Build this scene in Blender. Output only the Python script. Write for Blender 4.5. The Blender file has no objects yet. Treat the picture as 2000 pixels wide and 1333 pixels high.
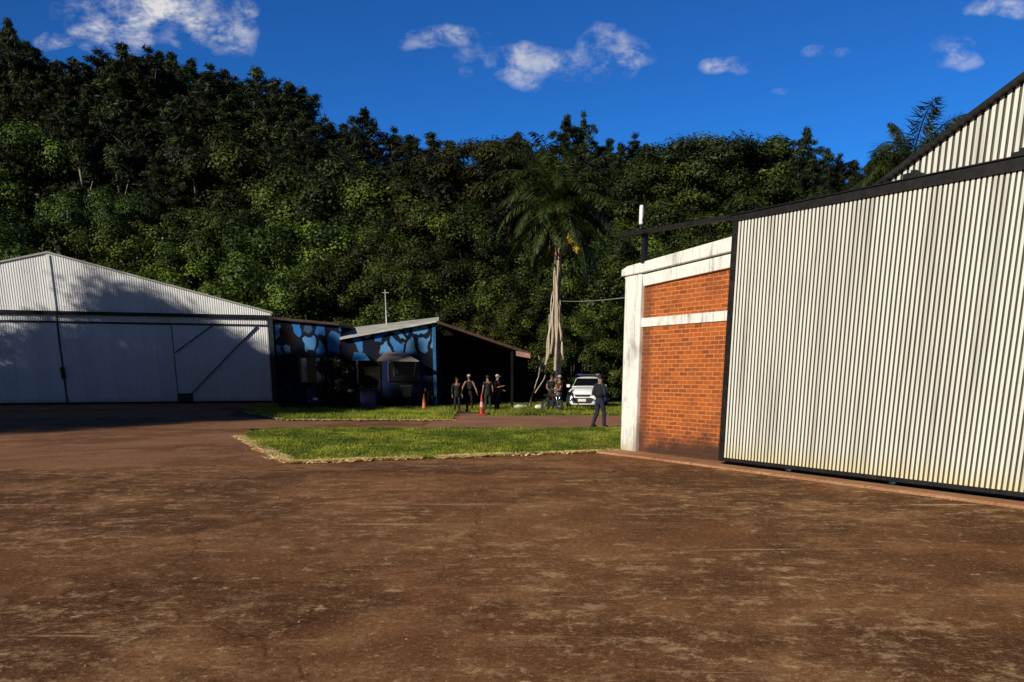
import bpy, bmesh, math, random
import numpy as np
from mathutils import Vector, Matrix, noise as mnoise

SC = bpy.context.scene
COL = SC.collection
R = math.radians

# ------------------------------------------------------------------ camera
F, T, HZ, H = 1500.0, 0.234, 732.0, 1.8
CY = HZ + F * T
TH = math.atan(T)
cam_d = bpy.data.cameras.new('camera')
cam_d.sensor_width = 36.0
cam_d.lens = 36.0 * F / 2000.0
cam_d.shift_y = (CY - 666.5) / 2000.0
cam_d.clip_end = 3000
cam = bpy.data.objects.new('camera', cam_d)
cam.location = (0, 0, H)
cam.rotation_euler = (math.pi / 2 - TH, 0, 0)
COL.objects.link(cam)
SC.camera = cam

# ------------------------------------------------------------------ light
SUN_EL = R(23)
SX, SY = -0.66, -0.75
sun_d = bpy.data.lights.new('sun', 'SUN')
sun_d.energy = 4.6
sun_d.angle = R(0.5)
sun_d.color = (1.0, 0.93, 0.80)
sun = bpy.data.objects.new('sun', sun_d)
sv = Vector((SX * math.cos(SUN_EL), SY * math.cos(SUN_EL), math.sin(SUN_EL)))
sun.rotation_euler = sv.to_track_quat('Z', 'Y').to_euler()
sun.location = (-40, -30, 40)
COL.objects.link(sun)
SC.view_settings.view_transform = 'Standard'
SC.view_settings.look = 'None'
SC.view_settings.exposure = 0.0
SC.view_settings.gamma = 1.0


def ray(px, py):
    x = (px - 1000) / F
    y = -(py - CY) / F
    return (x, math.cos(TH) + y * math.sin(TH), -math.sin(TH) + y * math.cos(TH))


def at(px, py, Y):
    d = ray(px, py)
    t = Y / d[1]
    return Vector((d[0] * t, Y, H + d[2] * t))


def gp(px, py, z=0.0):
    d = ray(px, py)
    t = (z - H) / d[2]
    return Vector((d[0] * t, d[1] * t, z))


# ------------------------------------------------------------------ node helpers
def link(nt, a, b):
    nt.links.new(a, b)


def node(nt, typ, **kw):
    n = nt.nodes.new(typ)
    for k, v in kw.items():
        setattr(n, k, v)
    return n


def setin(nt, sock, v):
    if isinstance(v, bpy.types.NodeSocket):
        nt.links.new(v, sock)
    elif isinstance(v, (tuple, list)) and len(v) == 3 and sock.type == 'RGBA':
        sock.default_value = (*v, 1)
    else:
        sock.default_value = v


def math_n(nt, op, a, b=0.0, c=None, clamp=False):
    n = node(nt, 'ShaderNodeMath', operation=op, use_clamp=clamp)
    setin(nt, n.inputs[0], a)
    setin(nt, n.inputs[1], b)
    if c is not None:
        setin(nt, n.inputs[2], c)
    return n.outputs[0]


def coords(nt, kind='Object', scale=(1, 1, 1), loc=(0, 0, 0), rot=(0, 0, 0)):
    if kind == 'World':
        s = node(nt, 'ShaderNodeNewGeometry').outputs['Position']
    else:
        s = node(nt, 'ShaderNodeTexCoord').outputs[kind]
    m = node(nt, 'ShaderNodeMapping')
    link(nt, s, m.inputs['Vector'])
    m.inputs['Scale'].default_value = scale
    m.inputs['Location'].default_value = loc
    m.inputs['Rotation'].default_value = rot
    return m.outputs[0]


def noise(nt, vec, scale, detail=4.0, rough=0.55, dist=0.0):
    n = node(nt, 'ShaderNodeTexNoise')
    link(nt, vec, n.inputs['Vector'])
    n.inputs['Scale'].default_value = scale
    n.inputs['Detail'].default_value = detail
    n.inputs['Roughness'].default_value = rough
    n.inputs['Distortion'].default_value = dist
    return n.outputs['Fac']


def mrange(nt, v, a, b, c=0.0, d=1.0, smooth=True):
    n = node(nt, 'ShaderNodeMapRange', clamp=True)
    n.interpolation_type = 'SMOOTHSTEP' if smooth else 'LINEAR'
    setin(nt, n.inputs['Value'], v)
    n.inputs['From Min'].default_value = a
    n.inputs['From Max'].default_value = b
    n.inputs['To Min'].default_value = c
    n.inputs['To Max'].default_value = d
    return n.outputs[0]


def mix(nt, f, a, b, blend='MIX'):
    n = node(nt, 'ShaderNodeMix', data_type='RGBA', blend_type=blend)
    setin(nt, n.inputs[0], f)
    setin(nt, n.inputs[6], a)
    setin(nt, n.inputs[7], b)
    return n.outputs[2]


def sepxyz(nt, v):
    n = node(nt, 'ShaderNodeSeparateXYZ')
    link(nt, v, n.inputs[0])
    return n.outputs


def newmat(name):
    m = bpy.data.materials.new(name)
    m.use_nodes = True
    nt = m.node_tree
    return m, nt, nt.nodes['Principled BSDF']


def bump(nt, bsdf, h, strength=0.3, dist=0.02):
    n = node(nt, 'ShaderNodeBump')
    n.inputs['Strength'].default_value = strength
    n.inputs['Distance'].default_value = dist
    link(nt, h, n.inputs['Height'])
    link(nt, n.outputs[0], bsdf.inputs['Normal'])


def simple(name, col, rough=0.6, metal=0.0, var=0.25, scale=6.0, spec=0.4, dirt=None):
    """painted / plain surface with uneven tone and a little wear"""
    m, nt, b = newmat(name)
    v = coords(nt, 'Object')
    f = noise(nt, v, scale, 5, 0.6)
    lo = tuple(c * (1 - var) for c in col)
    hi = tuple(min(1, c * (1 + var)) for c in col)
    c = mix(nt, mrange(nt, f, 0.3, 0.7), lo, hi)
    if dirt:
        g = noise(nt, v, scale * 0.37, 6, 0.7)
        c = mix(nt, mrange(nt, g, 0.52, 0.75), c, dirt)
    link(nt, c, b.inputs['Base Color'])
    b.inputs['Roughness'].default_value = rough
    b.inputs['Metallic'].default_value = metal
    b.inputs['Specular IOR Level'].default_value = spec
    return m


# ------------------------------------------------------------------ world: sky with a few clouds
def make_world():
    w = bpy.data.worlds.new('World')
    SC.world = w
    w.use_nodes = True
    nt = w.node_tree
    bg = nt.nodes['Background']
    sky = node(nt, 'ShaderNodeTexSky', sky_type='NISHITA')
    sky.sun_disc = False
    sky.sun_elevation = SUN_EL
    sky.sun_rotation = math.atan2(SX, SY) % (2 * math.pi)
    sky.air_density = 1.0
    sky.dust_density = 0.3
    sky.ozone_density = 3.0
    d = node(nt, 'ShaderNodeTexCoord').outputs['Generated']
    xyz = sepxyz(nt, d)
    dt = node(nt, 'ShaderNodeVectorMath', operation='DOT_PRODUCT')
    link(nt, d, dt.inputs[0])
    dt.inputs[1].default_value = sv
    tint = mix(nt, mrange(nt, dt.outputs['Value'], -0.30, 0.45), (0.19, 0.93, 1.95), (0.20, 0.25, 0.32))
    tint = mix(nt, mrange(nt, xyz[2], 0.12, 0.42), tint, mix(nt, 1.0, tint, (0.95, 0.74, 0.76), 'MULTIPLY'))
    base = mix(nt, 1.0, sky.outputs[0], tint, 'MULTIPLY')
    yy = math_n(nt, 'MAXIMUM', xyz[1], 0.05)
    u = math_n(nt, 'DIVIDE', xyz[0], yy)
    v = math_n(nt, 'DIVIDE', xyz[2], yy)
    cv = node(nt, 'ShaderNodeCombineXYZ')
    link(nt, u, cv.inputs[0])
    link(nt, math_n(nt, 'MULTIPLY', v, 1.5), cv.inputs[1])
    warp = node(nt, 'ShaderNodeTexNoise')
    link(nt, cv.outputs[0], warp.inputs['Vector'])
    warp.inputs['Scale'].default_value = 9
    warp.inputs['Detail'].default_value = 3
    ws = sepxyz(nt, warp.outputs['Color'])
    uw = math_n(nt, 'ADD', u, math_n(nt, 'MULTIPLY', math_n(nt, 'SUBTRACT', ws[0], 0.5), 0.07))
    vw = math_n(nt, 'ADD', v, math_n(nt, 'MULTIPLY', math_n(nt, 'SUBTRACT', ws[1], 0.5), 0.05))
    tot = None
    for (px, py, rx, ry, amp) in [(270, 10, 150, 55, 1.0), (255, 75, 55, 40, 0.8), (185, 65, 45, 30, .9), (110, 82, 40, 16, .7),
                                  (415, 70, 85, 42, .9), (390, 15, 45, 30, .6), (475, 15, 30, 28, .75), (340, 40, 60, 50, .6),
                                  (865, 77, 80, 20, .65), (1040, 117, 140, 28, .56), (1015, 150, 40, 30, .5), (1190, 110, 70, 35, .65), (920, 142, 30, 12, .5),
                                  (1425, 125, 52, 15, .62), (1615, 103, 46, 10, .34), (1855, 92, 40, 20, .42), (1865, 120, 42, 12, .42), (1970, 18, 62, 18, .65),
                                  (1525, 178, 26, 7, .22)]:
        dr = ray(px, py)
        u0, v0 = dr[0] / dr[1], dr[2] / dr[1]
        k = 1 / F / dr[1]
        a = math_n(nt, 'DIVIDE', math_n(nt, 'SUBTRACT', uw, u0), rx * k * 1.25)
        b = math_n(nt, 'DIVIDE', math_n(nt, 'SUBTRACT', vw, v0), ry * k * 1.25)
        q = math_n(nt, 'ADD', math_n(nt, 'MULTIPLY', a, a), math_n(nt, 'MULTIPLY', b, b))
        e = math_n(nt, 'MULTIPLY', math_n(nt, 'SUBTRACT', 1.0, q, clamp=True), amp)
        tot = e if tot is None else math_n(nt, 'MAXIMUM', tot, e)
    n1 = noise(nt, cv.outputs[0], 15, 9, 0.62, 0.5)
    n2 = noise(nt, cv.outputs[0], 45, 8, 0.65, 0.2)
    dn = math_n(nt, 'ADD', math_n(nt, 'MULTIPLY', n1, 0.55), math_n(nt, 'MULTIPLY', n2, 0.45))
    dens = math_n(nt, 'MULTIPLY', tot, mrange(nt, dn, 0.38, 0.66))
    fac = mrange(nt, dens, 0.02, 0.75, 0, 0.88, False)
    shade = mix(nt, mrange(nt, n1, 0.40, 0.62), (5.4, 6.2, 8.2), (11.5, 11.3, 11.0))
    front = mrange(nt, xyz[1], 0.1, 0.2)
    out = mix(nt, math_n(nt, 'MULTIPLY', fac, front), base, shade)
    link(nt, out, bg.inputs['Color'])
    bg.inputs['Strength'].default_value = 0.07


make_world()


# ------------------------------------------------------------------ mesh helpers
class MB:
    def __init__(self):
        self.v, self.f, self.m, self.s = [], [], [], []

    def add(self, verts, faces, mat=0, smooth=False):
        o = len(self.v)
        self.v += [tuple(p) for p in verts]
        for f in faces:
            self.f.append(tuple(i + o for i in f))
            self.m.append(mat)
            self.s.append(smooth)

    def box(self, c, s, rot=None, mat=0, taper=1.0):
        x, y, z = s[0] / 2, s[1] / 2, s[2] / 2
        P = []
        for dz in (-1, 1):
            k = taper if dz > 0 else 1
            for dx, dy in ((-1, -1), (1, -1), (1, 1), (-1, 1)):
                p = Vector((dx * x * k, dy * y * k, dz * z))
                if rot is not None:
                    p = rot @ p
                P.append(p + Vector(c))
        self.add(P, [(3, 2, 1, 0), (4, 5, 6, 7), (0, 1, 5, 4), (1, 2, 6, 5), (2, 3, 7, 6), (3, 0, 4, 7)], mat)

    def bx(self, x0, x1, y0, y1, z0, z1, mat=0):
        self.box(((x0 + x1) / 2, (y0 + y1) / 2, (z0 + z1) / 2), (x1 - x0, y1 - y0, z1 - z0), mat=mat)

    def bar(self, a, b, w, h=None, mat=0):
        a, b = Vector(a), Vector(b)
        d = b - a
        q = d.to_track_quat('Z', 'Y').to_matrix()
        self.box((a + b) / 2, (w, h or w, d.length), q, mat)

    def tube(self, pts, rad, n=8, mat=0, cap=True, smooth=True, flat=1.0):
        pts = [Vector(p) for p in pts]
        if not isinstance(rad, (list, tuple)):
            rad = [rad] * len(pts)
        V = []
        for i, p in enumerate(pts):
            d = (pts[min(i + 1, len(pts) - 1)] - pts[max(i - 1, 0)]).normalized()
            up = Vector((0, 1, 0)) if abs(d.y) < 0.9 else Vector((1, 0, 0))
            a = d.cross(up).normalized()
            b = a.cross(d).normalized()
            for k in range(n):
                t = 2 * math.pi * k / n
                V.append(p + a * math.cos(t) * rad[i] + b * math.sin(t) * rad[i] * flat)
        Fc = []
        for i in range(len(pts) - 1):
            for k in range(n):
                k2 = (k + 1) % n
                Fc.append((i * n + k, (i + 1) * n + k, (i + 1) * n + k2, i * n + k2))
        if cap:
            Fc.append(tuple(range(n)))
            Fc.append(tuple(reversed(range((len(pts) - 1) * n, len(pts) * n))))
        self.add(V, Fc, mat, smooth)

    def lathe(self, prof, c=(0, 0, 0), n=16, mat=0, axis='z', smooth=True, rx=1.0):
        V, Fc = [], []
        for r, z in prof:
            for k in range(n):
                t = 2 * math.pi * k / n
                p = (r * math.cos(t), r * math.sin(t), z)
                if axis == 'x':
                    p = (p[2], p[0], p[1])
                elif axis == 'y':
                    p = (p[0], p[2], p[1])
                V.append((p[0] * rx + c[0], p[1] + c[1], p[2] + c[2]))
        for i in range(len(prof) - 1):
            for k in range(n):
                k2 = (k + 1) % n
                Fc.append((i * n + k, i * n + k2, (i + 1) * n + k2, (i + 1) * n + k))
        self.add(V, Fc, mat, smooth)

    def prism(self, poly, y0, y1, mat=0):
        """poly in (x, z), extruded along y"""
        n = len(poly)
        V = [(x, y0, z) for x, z in poly] + [(x, y1, z) for x, z in poly]
        Fc = [tuple(range(n)), tuple(reversed(range(n, 2 * n)))]
        for i in range(n):
            j = (i + 1) % n
            Fc.append((i, i + n, j + n, j))
        self.add(V, Fc, mat)

    def slab(self, quad, th, mat=0):
        """four corners + thickness downward"""
        q = [Vector(p) for p in quad]
        V = q + [p - Vector((0, 0, th)) for p in q]
        self.add(V, [(0, 1, 2, 3), (7, 6, 5, 4), (0, 4, 5, 1), (1, 5, 6, 2), (2, 6, 7, 3), (3, 7, 4, 0)], mat)

    def build(self, name, mats, parent=None, world=False, fix=True):
        me = bpy.data.meshes.new(name)
        V = self.v
        if world and parent is not None:
            L = parent.location
            V = [(p[0] - L.x, p[1] - L.y, p[2] - L.z) for p in V]
        me.from_pydata(V, [], self.f)
        if not isinstance(mats, (list, tuple)):
            mats = [mats]
        for m in mats:
            me.materials.append(m)
        me.polygons.foreach_set('material_index', self.m)
        me.polygons.foreach_set('use_smooth', self.s)
        if fix:
            bm = bmesh.new()
            bm.from_mesh(me)
            bmesh.ops.recalc_face_normals(bm, faces=bm.faces)
            bm.to_mesh(me)
            bm.free()
        me.update()
        o = bpy.data.objects.new(name, me)
        COL.objects.link(o)
        if parent is not None:
            o.parent = parent
        return o


def tag(o, label=None, cat=None, group=None, kind=None):
    if label:
        o['label'] = label
    if cat:
        o['category'] = cat
    if group:
        o['group'] = group
    if kind:
        o['kind'] = kind
    return o


def thing(name, label, cat, loc=(0, 0, 0), rz=0.0, group=None):
    o = bpy.data.objects.new(name, None)
    o.empty_display_size = 0.3
    o.location = loc
    o.rotation_euler = (0, 0, rz)
    COL.objects.link(o)
    return tag(o, label, cat, group)


def copy_tree(o, parent=None):
    c = o.copy()
    COL.objects.link(c)
    c.parent = parent
    for ch in list(o.children):
        copy_tree(ch, c)
    return c


def bevel(o, w=0.01, seg=2):
    m = o.modifiers.new('bevel', 'BEVEL')
    m.width = w
    m.segments = seg
    m.limit_method = 'ANGLE'
    return o


# ------------------------------------------------------------------ materials
def mat_ground(name, dark, mid, light, flick, fl=(0.56, 0.70), seed=0.0, wear=()):
    m, nt, b = newmat(name)
    v = coords(nt, 'World', loc=(seed, seed * 0.7, 0))
    big = noise(nt, v, 0.16, 5, 0.6, 0.6)
    medn = noise(nt, v, 0.75, 6, 0.65, 0.5)
    c = mix(nt, mrange(nt, big, 0.42, 0.58), dark, mid)
    c = mix(nt, mrange(nt, medn, 0.46, 0.66, 0, 0.8), c, light)
    # worn pale scuffs and flecks
    vs = coords(nt, 'World', scale=(0.8, 1.15, 1), rot=(0, 0, R(8)), loc=(seed * 2, 3, 0))
    s1 = noise(nt, vs, 2.8, 14, 0.86, 0.1)
    zone = noise(nt, v, 0.22, 4, 0.6)
    for (qx, qy, qr) in wear:
        dq = node(nt, 'ShaderNodeVectorMath', operation='DISTANCE')
        link(nt, v, dq.inputs[0])
        dq.inputs[1].default_value = (qx + seed, qy + seed * .7, 0)
        zone = math_n(nt, 'ADD', zone, mrange(nt, dq.outputs['Value'], qr * .2, qr, 0.2, 0.0))
    sc = math_n(nt, 'MULTIPLY', mrange(nt, s1, fl[0], fl[1]), mrange(nt, zone, 0.36, 0.60))
    c = mix(nt, math_n(nt, 'MULTIPLY', sc, 0.5), c, flick)
    s3 = noise(nt, coords(nt, 'World', loc=(seed, 21, 0)), 5.5, 9, 0.75)
    c = mix(nt, mrange(nt, s3, 0.56, 0.68, 0, 0.7), c, flick)
    c = mix(nt, mrange(nt, s3, 0.46, 0.32, 0, 0.65), c, tuple(k * 0.4 for k in dark))
    # thin scratch lines
    vl = coords(nt, 'World', scale=(0.22, 3.2, 1), rot=(0, 0, R(-12)), loc=(seed, 1.7, 0))
    ln = noise(nt, vl, 1.5, 4, 0.6, 0.3)
    c = mix(nt, mrange(nt, ln, 0.62, 0.72, 0, 0.5), c, flick)
    # reddish earth dust
    rd = noise(nt, coords(nt, 'World', loc=(9 + seed, 5, 0)), 0.4, 4, 0.6)
    c = mix(nt, mrange(nt, rd, 0.56, 0.72, 0, 0.5), c, (0.26, 0.095, 0.04))
    # pitted grain of the old concrete
    g = noise(nt, v, 22, 5, 0.8)
    g2 = noise(nt, v, 70, 3, 0.7)
    gg = math_n(nt, 'ADD', math_n(nt, 'MULTIPLY', g, 0.6), math_n(nt, 'MULTIPLY', g2, 0.4))
    c = mix(nt, mrange(nt, gg, 0.38, 0.50, 0.7, 0.0), c, tuple(k * 0.32 for k in dark))
    c = mix(nt, mrange(nt, gg, 0.54, 0.64, 0.0, 0.65), c, flick)
    # curved tyre scuffs
    P = node(nt, 'ShaderNodeNewGeometry').outputs['Position']
    br1 = noise(nt, coords(nt, 'World', loc=(3, 8, 0)), 1.7, 7, 0.7)
    for (cx, cy, rr, w) in ((-6, -14, 24.5, .10), (-6, -14, 26.1, .09), (14, 24, 17.0, .10), (14, 24, 18.5, .10), (3, -40, 46.5, .12), (-22, 14, 19, .09), (-22, 14, 20.5, .09)):
        dd = node(nt, 'ShaderNodeVectorMath', operation='DISTANCE')
        link(nt, P, dd.inputs[0])
        dd.inputs[1].default_value = (cx, cy, 0)
        ab = math_n(nt, 'ABSOLUTE', math_n(nt, 'SUBTRACT', dd.outputs['Value'], rr))
        k = math_n(nt, 'MULTIPLY', mrange(nt, ab, 0.0, w * .6, 0.5, 0.0), math_n(nt, 'MULTIPLY', mrange(nt, br1, 0.50, 0.66), mrange(nt, s3, 0.42, 0.6)))
        c = mix(nt, k, c, flick if rr > 18 else tuple(q * .4 for q in dark))
    # cracks
    vo = node(nt, 'ShaderNodeTexVoronoi', feature='DISTANCE_TO_EDGE')
    wv = node(nt, 'ShaderNodeVectorMath', operation='ADD')
    link(nt, v, wv.inputs[0])
    nn = node(nt, 'ShaderNodeTexNoise')
    link(nt, v, nn.inputs['Vector'])
    nn.inputs['Scale'].default_value = 1.3
    nn.inputs['Detail'].default_value = 5
    link(nt, nn.outputs['Color'], wv.inputs[1])
    link(nt, wv.outputs[0], vo.inputs['Vector'])
    vo.inputs['Scale'].default_value = 0.23
    ck = mrange(nt, vo.outputs['Distance'], 0.0, 0.006, 0.45, 0.0)
    c = mix(nt, ck, c, tuple(k * 0.3 for k in dark))
    link(nt, c, b.inputs['Base Color'])
    b.inputs['Roughness'].default_value = 0.95
    b.inputs['Specular IOR Level'].default_value = 0.04
    bump(nt, b, gg, 0.3, 0.01)
    return m


def mat_leaf(name, dark, light, transl=0.12, hue=0.03):
    m, nt, b = newmat(name)
    a = node(nt, 'ShaderNodeAttribute', attribute_name='tone').outputs['Fac']
    oi = node(nt, 'ShaderNodeObjectInfo')
    c = mix(nt, math_n(nt, 'POWER', a, 1.6), dark, light)
    hs = node(nt, 'ShaderNodeHueSaturation')
    link(nt, c, hs.inputs['Color'])
    link(nt, mrange(nt, oi.outputs['Random'], 0, 1, 0.5 - hue, 0.5 + hue, False), hs.inputs['Hue'])
    link(nt, mrange(nt, oi.outputs['Random'], 0, 1, 0.5, 1.4, False), hs.inputs['Value'])
    link(nt, hs.outputs[0], b.inputs['Base Color'])
    b.inputs['Roughness'].default_value = 0.55
    b.inputs['Specular IOR Level'].default_value = 0.25
    tr = node(nt, 'ShaderNodeBsdfTranslucent')
    link(nt, hs.outputs[0], tr.inputs['Color'])
    mx = node(nt, 'ShaderNodeMixShader')
    mx.inputs[0].default_value = transl
    link(nt, b.outputs[0], mx.inputs[1])
    link(nt, tr.outputs[0], mx.inputs[2])
    link(nt, mx.outputs[0], nt.nodes['Material Output'].inputs['Surface'])
    return m


def mat_bark(name, dark, light, scale=3.0):
    m, nt, b = newmat(name)
    v = coords(nt, 'Object', scale=(scale, scale, scale * 0.25))
    f = noise(nt, v, 3.0, 6, 0.7, 0.4)
    link(nt, mix(nt, mrange(nt, f, 0.35, 0.65), dark, light), b.inputs['Base Color'])
    b.inputs['Roughness'].default_value = 0.9
    bump(nt, b, f, 0.6, 0.04)
    return m


def mat_brick():
    m, nt, b = newmat('orange_brick')
    o = node(nt, 'ShaderNodeTexCoord').outputs['Object']
    xyz = sepxyz(nt, o)
    cv = node(nt, 'ShaderNodeCombineXYZ')
    link(nt, xyz[0], cv.inputs[0])
    link(nt, xyz[2], cv.inputs[1])
    wob = node(nt, 'ShaderNodeTexNoise')
    link(nt, o, wob.inputs['Vector'])
    wob.inputs['Scale'].default_value = 9
    wv = node(nt, 'ShaderNodeVectorMath', operation='MULTIPLY_ADD')
    link(nt, wob.outputs['Color'], wv.inputs[0])
    wv.inputs[1].default_value = (0.022, 0.022, 0)
    link(nt, cv.outputs[0], wv.inputs[2])
    br = node(nt, 'ShaderNodeTexBrick')
    link(nt, wv.outputs[0], br.inputs['Vector'])
    br.inputs['Scale'].default_value = 1.0
    br.inputs['Brick Width'].default_value = 0.24
    br.inputs['Row Height'].default_value = 0.089
    br.inputs['Mortar Size'].default_value = 0.011
    br.inputs['Mortar Smooth'].default_value = 0.3
    br.inputs['Bias'].default_value = -0.1
    br.inputs['Color1'].default_value = (0.43, 0.100, 0.014, 1)
    br.inputs['Color2'].default_value = (0.20, 0.044, 0.010, 1)
    br.inputs['Mortar'].default_value = (0.62, 0.25, 0.085, 1)
    n1 = noise(nt, o, 14, 6, 0.7)
    c = mix(nt, mrange(nt, n1, 0.4, 0.75, 0, 0.35), br.outputs['Color'], (0.50, 0.13, 0.022))
    n2 = noise(nt, o, 1.6, 5, 0.6, 0.4)
    c = mix(nt, mrange(nt, n2, 0.5, 0.75, 0, 0.5), c, (0.17, 0.045, 0.018))
    # rising damp and mould along the foot of the wall; darker bricks beside the column
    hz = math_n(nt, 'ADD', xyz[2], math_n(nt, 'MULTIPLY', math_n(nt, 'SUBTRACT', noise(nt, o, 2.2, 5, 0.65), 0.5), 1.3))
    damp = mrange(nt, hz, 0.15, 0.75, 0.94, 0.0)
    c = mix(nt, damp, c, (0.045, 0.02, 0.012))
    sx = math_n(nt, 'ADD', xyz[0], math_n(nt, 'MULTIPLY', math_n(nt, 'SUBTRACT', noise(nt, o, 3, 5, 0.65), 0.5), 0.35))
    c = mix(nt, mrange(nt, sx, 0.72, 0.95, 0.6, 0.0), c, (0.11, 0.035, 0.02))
    link(nt, c, b.inputs['Base Color'])
    b.inputs['Roughness'].default_value = 0.9
    bump(nt, b, math_n(nt, 'SUBTRACT', n1, math_n(nt, 'MULTIPLY', br.outputs['Fac'], 1.2)), 0.6, 0.012)
    return m


def mat_whitewash():
    m, nt, b = newmat('stained_whitewash')
    v = coords(nt, 'Object')
    xyz = sepxyz(nt, v)
    n1 = noise(nt, coords(nt, 'Object', scale=(1, 1, 0.35)), 3.2, 7, 0.7, 0.5)
    c = mix(nt, mrange(nt, n1, 0.47, 0.70, 0, 0.8), (0.80, 0.80, 0.76), (0.24, 0.23, 0.20))
    n2 = noise(nt, coords(nt, 'Object', scale=(6, 6, 0.5)), 2.5, 6, 0.7)
    c = mix(nt, mrange(nt, n2, 0.54, 0.68, 0, 0.6), c, (0.13, 0.13, 0.12))
    hz = math_n(nt, 'ADD', xyz[2], math_n(nt, 'MULTIPLY', noise(nt, v, 3, 4, 0.6), 0.6))
    c = mix(nt, mrange(nt, hz, 0.3, 0.7, 0.75, 0), c, (0.36, 0.27, 0.14))
    link(nt, c, b.inputs['Base Color'])
    b.inputs['Roughness'].default_value = 0.85
    bump(nt, b, n1, 0.3, 0.02)
    return m


def mat_sheet(name, col, grime, foot=None, amt=0.5, foot_h=(0.25, 0.6), metal=0.0, rough=0.5):
    """painted corrugated sheet: streaks running down, yellowed foot"""
    m, nt, b = newmat(name)
    v = coords(nt, 'Object')
    xyz = sepxyz(nt, v)
    s1 = noise(nt, coords(nt, 'Object', scale=(3.0, 1, 0.13)), 1.6, 6, 0.65, 0.3)
    c = mix(nt, mrange(nt, s1, 0.46, 0.72, 0, amt), col, grime)
    s2 = noise(nt, coords(nt, 'Object', scale=(12, 1, 0.5)), 1.3, 5, 0.6)
    c = mix(nt, mrange(nt, s2, 0.6, 0.8, 0, amt * 0.8), c, tuple(k * 0.5 for k in grime))
    rs = noise(nt, coords(nt, 'Object', scale=(5, 1, 0.10), loc=(4, 0, 9)), 1.8, 5, 0.6)
    c = mix(nt, mrange(nt, rs, 0.66, 0.78, 0, amt * 0.8), c, tuple(k * f for k, f in zip(col, (0.62, 0.40, 0.22))))
    wn_ = node(nt, 'ShaderNodeTexWhiteNoise', noise_dimensions='1D')
    link(nt, math_n(nt, 'FLOOR', math_n(nt, 'DIVIDE', xyz[0], 0.88)), wn_.inputs['W'])
    c = mix(nt, mrange(nt, wn_.outputs['Value'], 0.3, 1.0, 0.0, 0.22, False), c, tuple(k * 0.55 for k in col))
    s3 = noise(nt, v, 1.1, 5, 0.6)
    c = mix(nt, mrange(nt, s3, 0.5, 0.75, 0, 0.25), c, tuple(k * 0.7 for k in col))
    if foot:
        hz = math_n(nt, 'ADD', xyz[2], math_n(nt, 'MULTIPLY', math_n(nt, 'SUBTRACT', noise(nt, coords(nt, 'Object', scale=(6, 1, 1)), 1.5, 5, 0.65), 0.5), 0.5))
        c = mix(nt, mrange(nt, hz, foot_h[0], foot_h[1], 0.6, 0), c, foot)
    link(nt, c, b.inputs['Base Color'])
    b.inputs['Roughness'].default_value = rough
    b.inputs['Metallic'].default_value = metal
    b.inputs['Specular IOR Level'].default_value = 0.3
    return m


def mat_mural():
    m, nt, b = newmat('camouflage_mural')
    o = node(nt, 'ShaderNodeTexCoord').outputs['Object']
    xyz = sepxyz(nt, o)
    cv = node(nt, 'ShaderNodeCombineXYZ')
    link(nt, math_n(nt, 'MULTIPLY', xyz[0], 1.55), cv.inputs[0])
    link(nt, math_n(nt, 'MULTIPLY', xyz[2], 0.95), cv.inputs[1])
    nn = node(nt, 'ShaderNodeTexNoise')
    link(nt, cv.outputs[0], nn.inputs['Vector'])
    nn.inputs['Scale'].default_value = 1.7
    nn.inputs['Detail'].default_value = 1.5
    wv = node(nt, 'ShaderNodeVectorMath', operation='MULTIPLY_ADD')
    link(nt, nn.outputs['Color'], wv.inputs[0])
    wv.inputs[1].default_value = (0.75, 0.75, 0)
    link(nt, cv.outputs[0], wv.inputs[2])
    vo = node(nt, 'ShaderNodeTexVoronoi', feature='DISTANCE_TO_EDGE', voronoi_dimensions='2D')
    link(nt, wv.outputs[0], vo.inputs['Vector'])
    vc = node(nt, 'ShaderNodeTexVoronoi', feature='F1', voronoi_dimensions='2D')
    link(nt, wv.outputs[0], vc.inputs['Vector'])
    for q in (vo, vc):
        q.inputs['Scale'].default_value = 1.0
        q.inputs['Randomness'].default_value = 0.85
    rnd = sepxyz(nt, vc.outputs['Color'])
    blue = mix(nt, mrange(nt, rnd[0], 0.2, 0.8), (0.016, 0.13, 0.42), (0.085, 0.24, 0.46))
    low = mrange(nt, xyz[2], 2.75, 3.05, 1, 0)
    deep = mix(nt, mrange(nt, rnd[1], 0.45, 0.55), (0.004, 0.012, 0.055), (0.002, 0.004, 0.010))  # lower camouflage in darker navy, with the tree shade painted in
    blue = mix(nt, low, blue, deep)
    drk = mix(nt, mrange(nt, noise(nt, o, 1.2, 3), 0.45, 0.6), (0.004, 0.008, 0.022), (0.014, 0.008, 0.006))
    skip = mrange(nt, rnd[2], 0.17, 0.19, 0, 1)
    f = math_n(nt, 'MULTIPLY', mrange(nt, vo.outputs['Distance'], 0.10, 0.14), skip)
    c = mix(nt, f, drk, blue)
    g = noise(nt, o, 7, 5, 0.65)
    c = mix(nt, mrange(nt, g, 0.58, 0.8, 0, 0.3), c, (0.02, 0.025, 0.03))
    link(nt, c, b.inputs['Base Color'])
    b.inputs['Roughness'].default_value = 0.8
    b.inputs['Specular IOR Level'].default_value = 0.12
    return m


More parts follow.
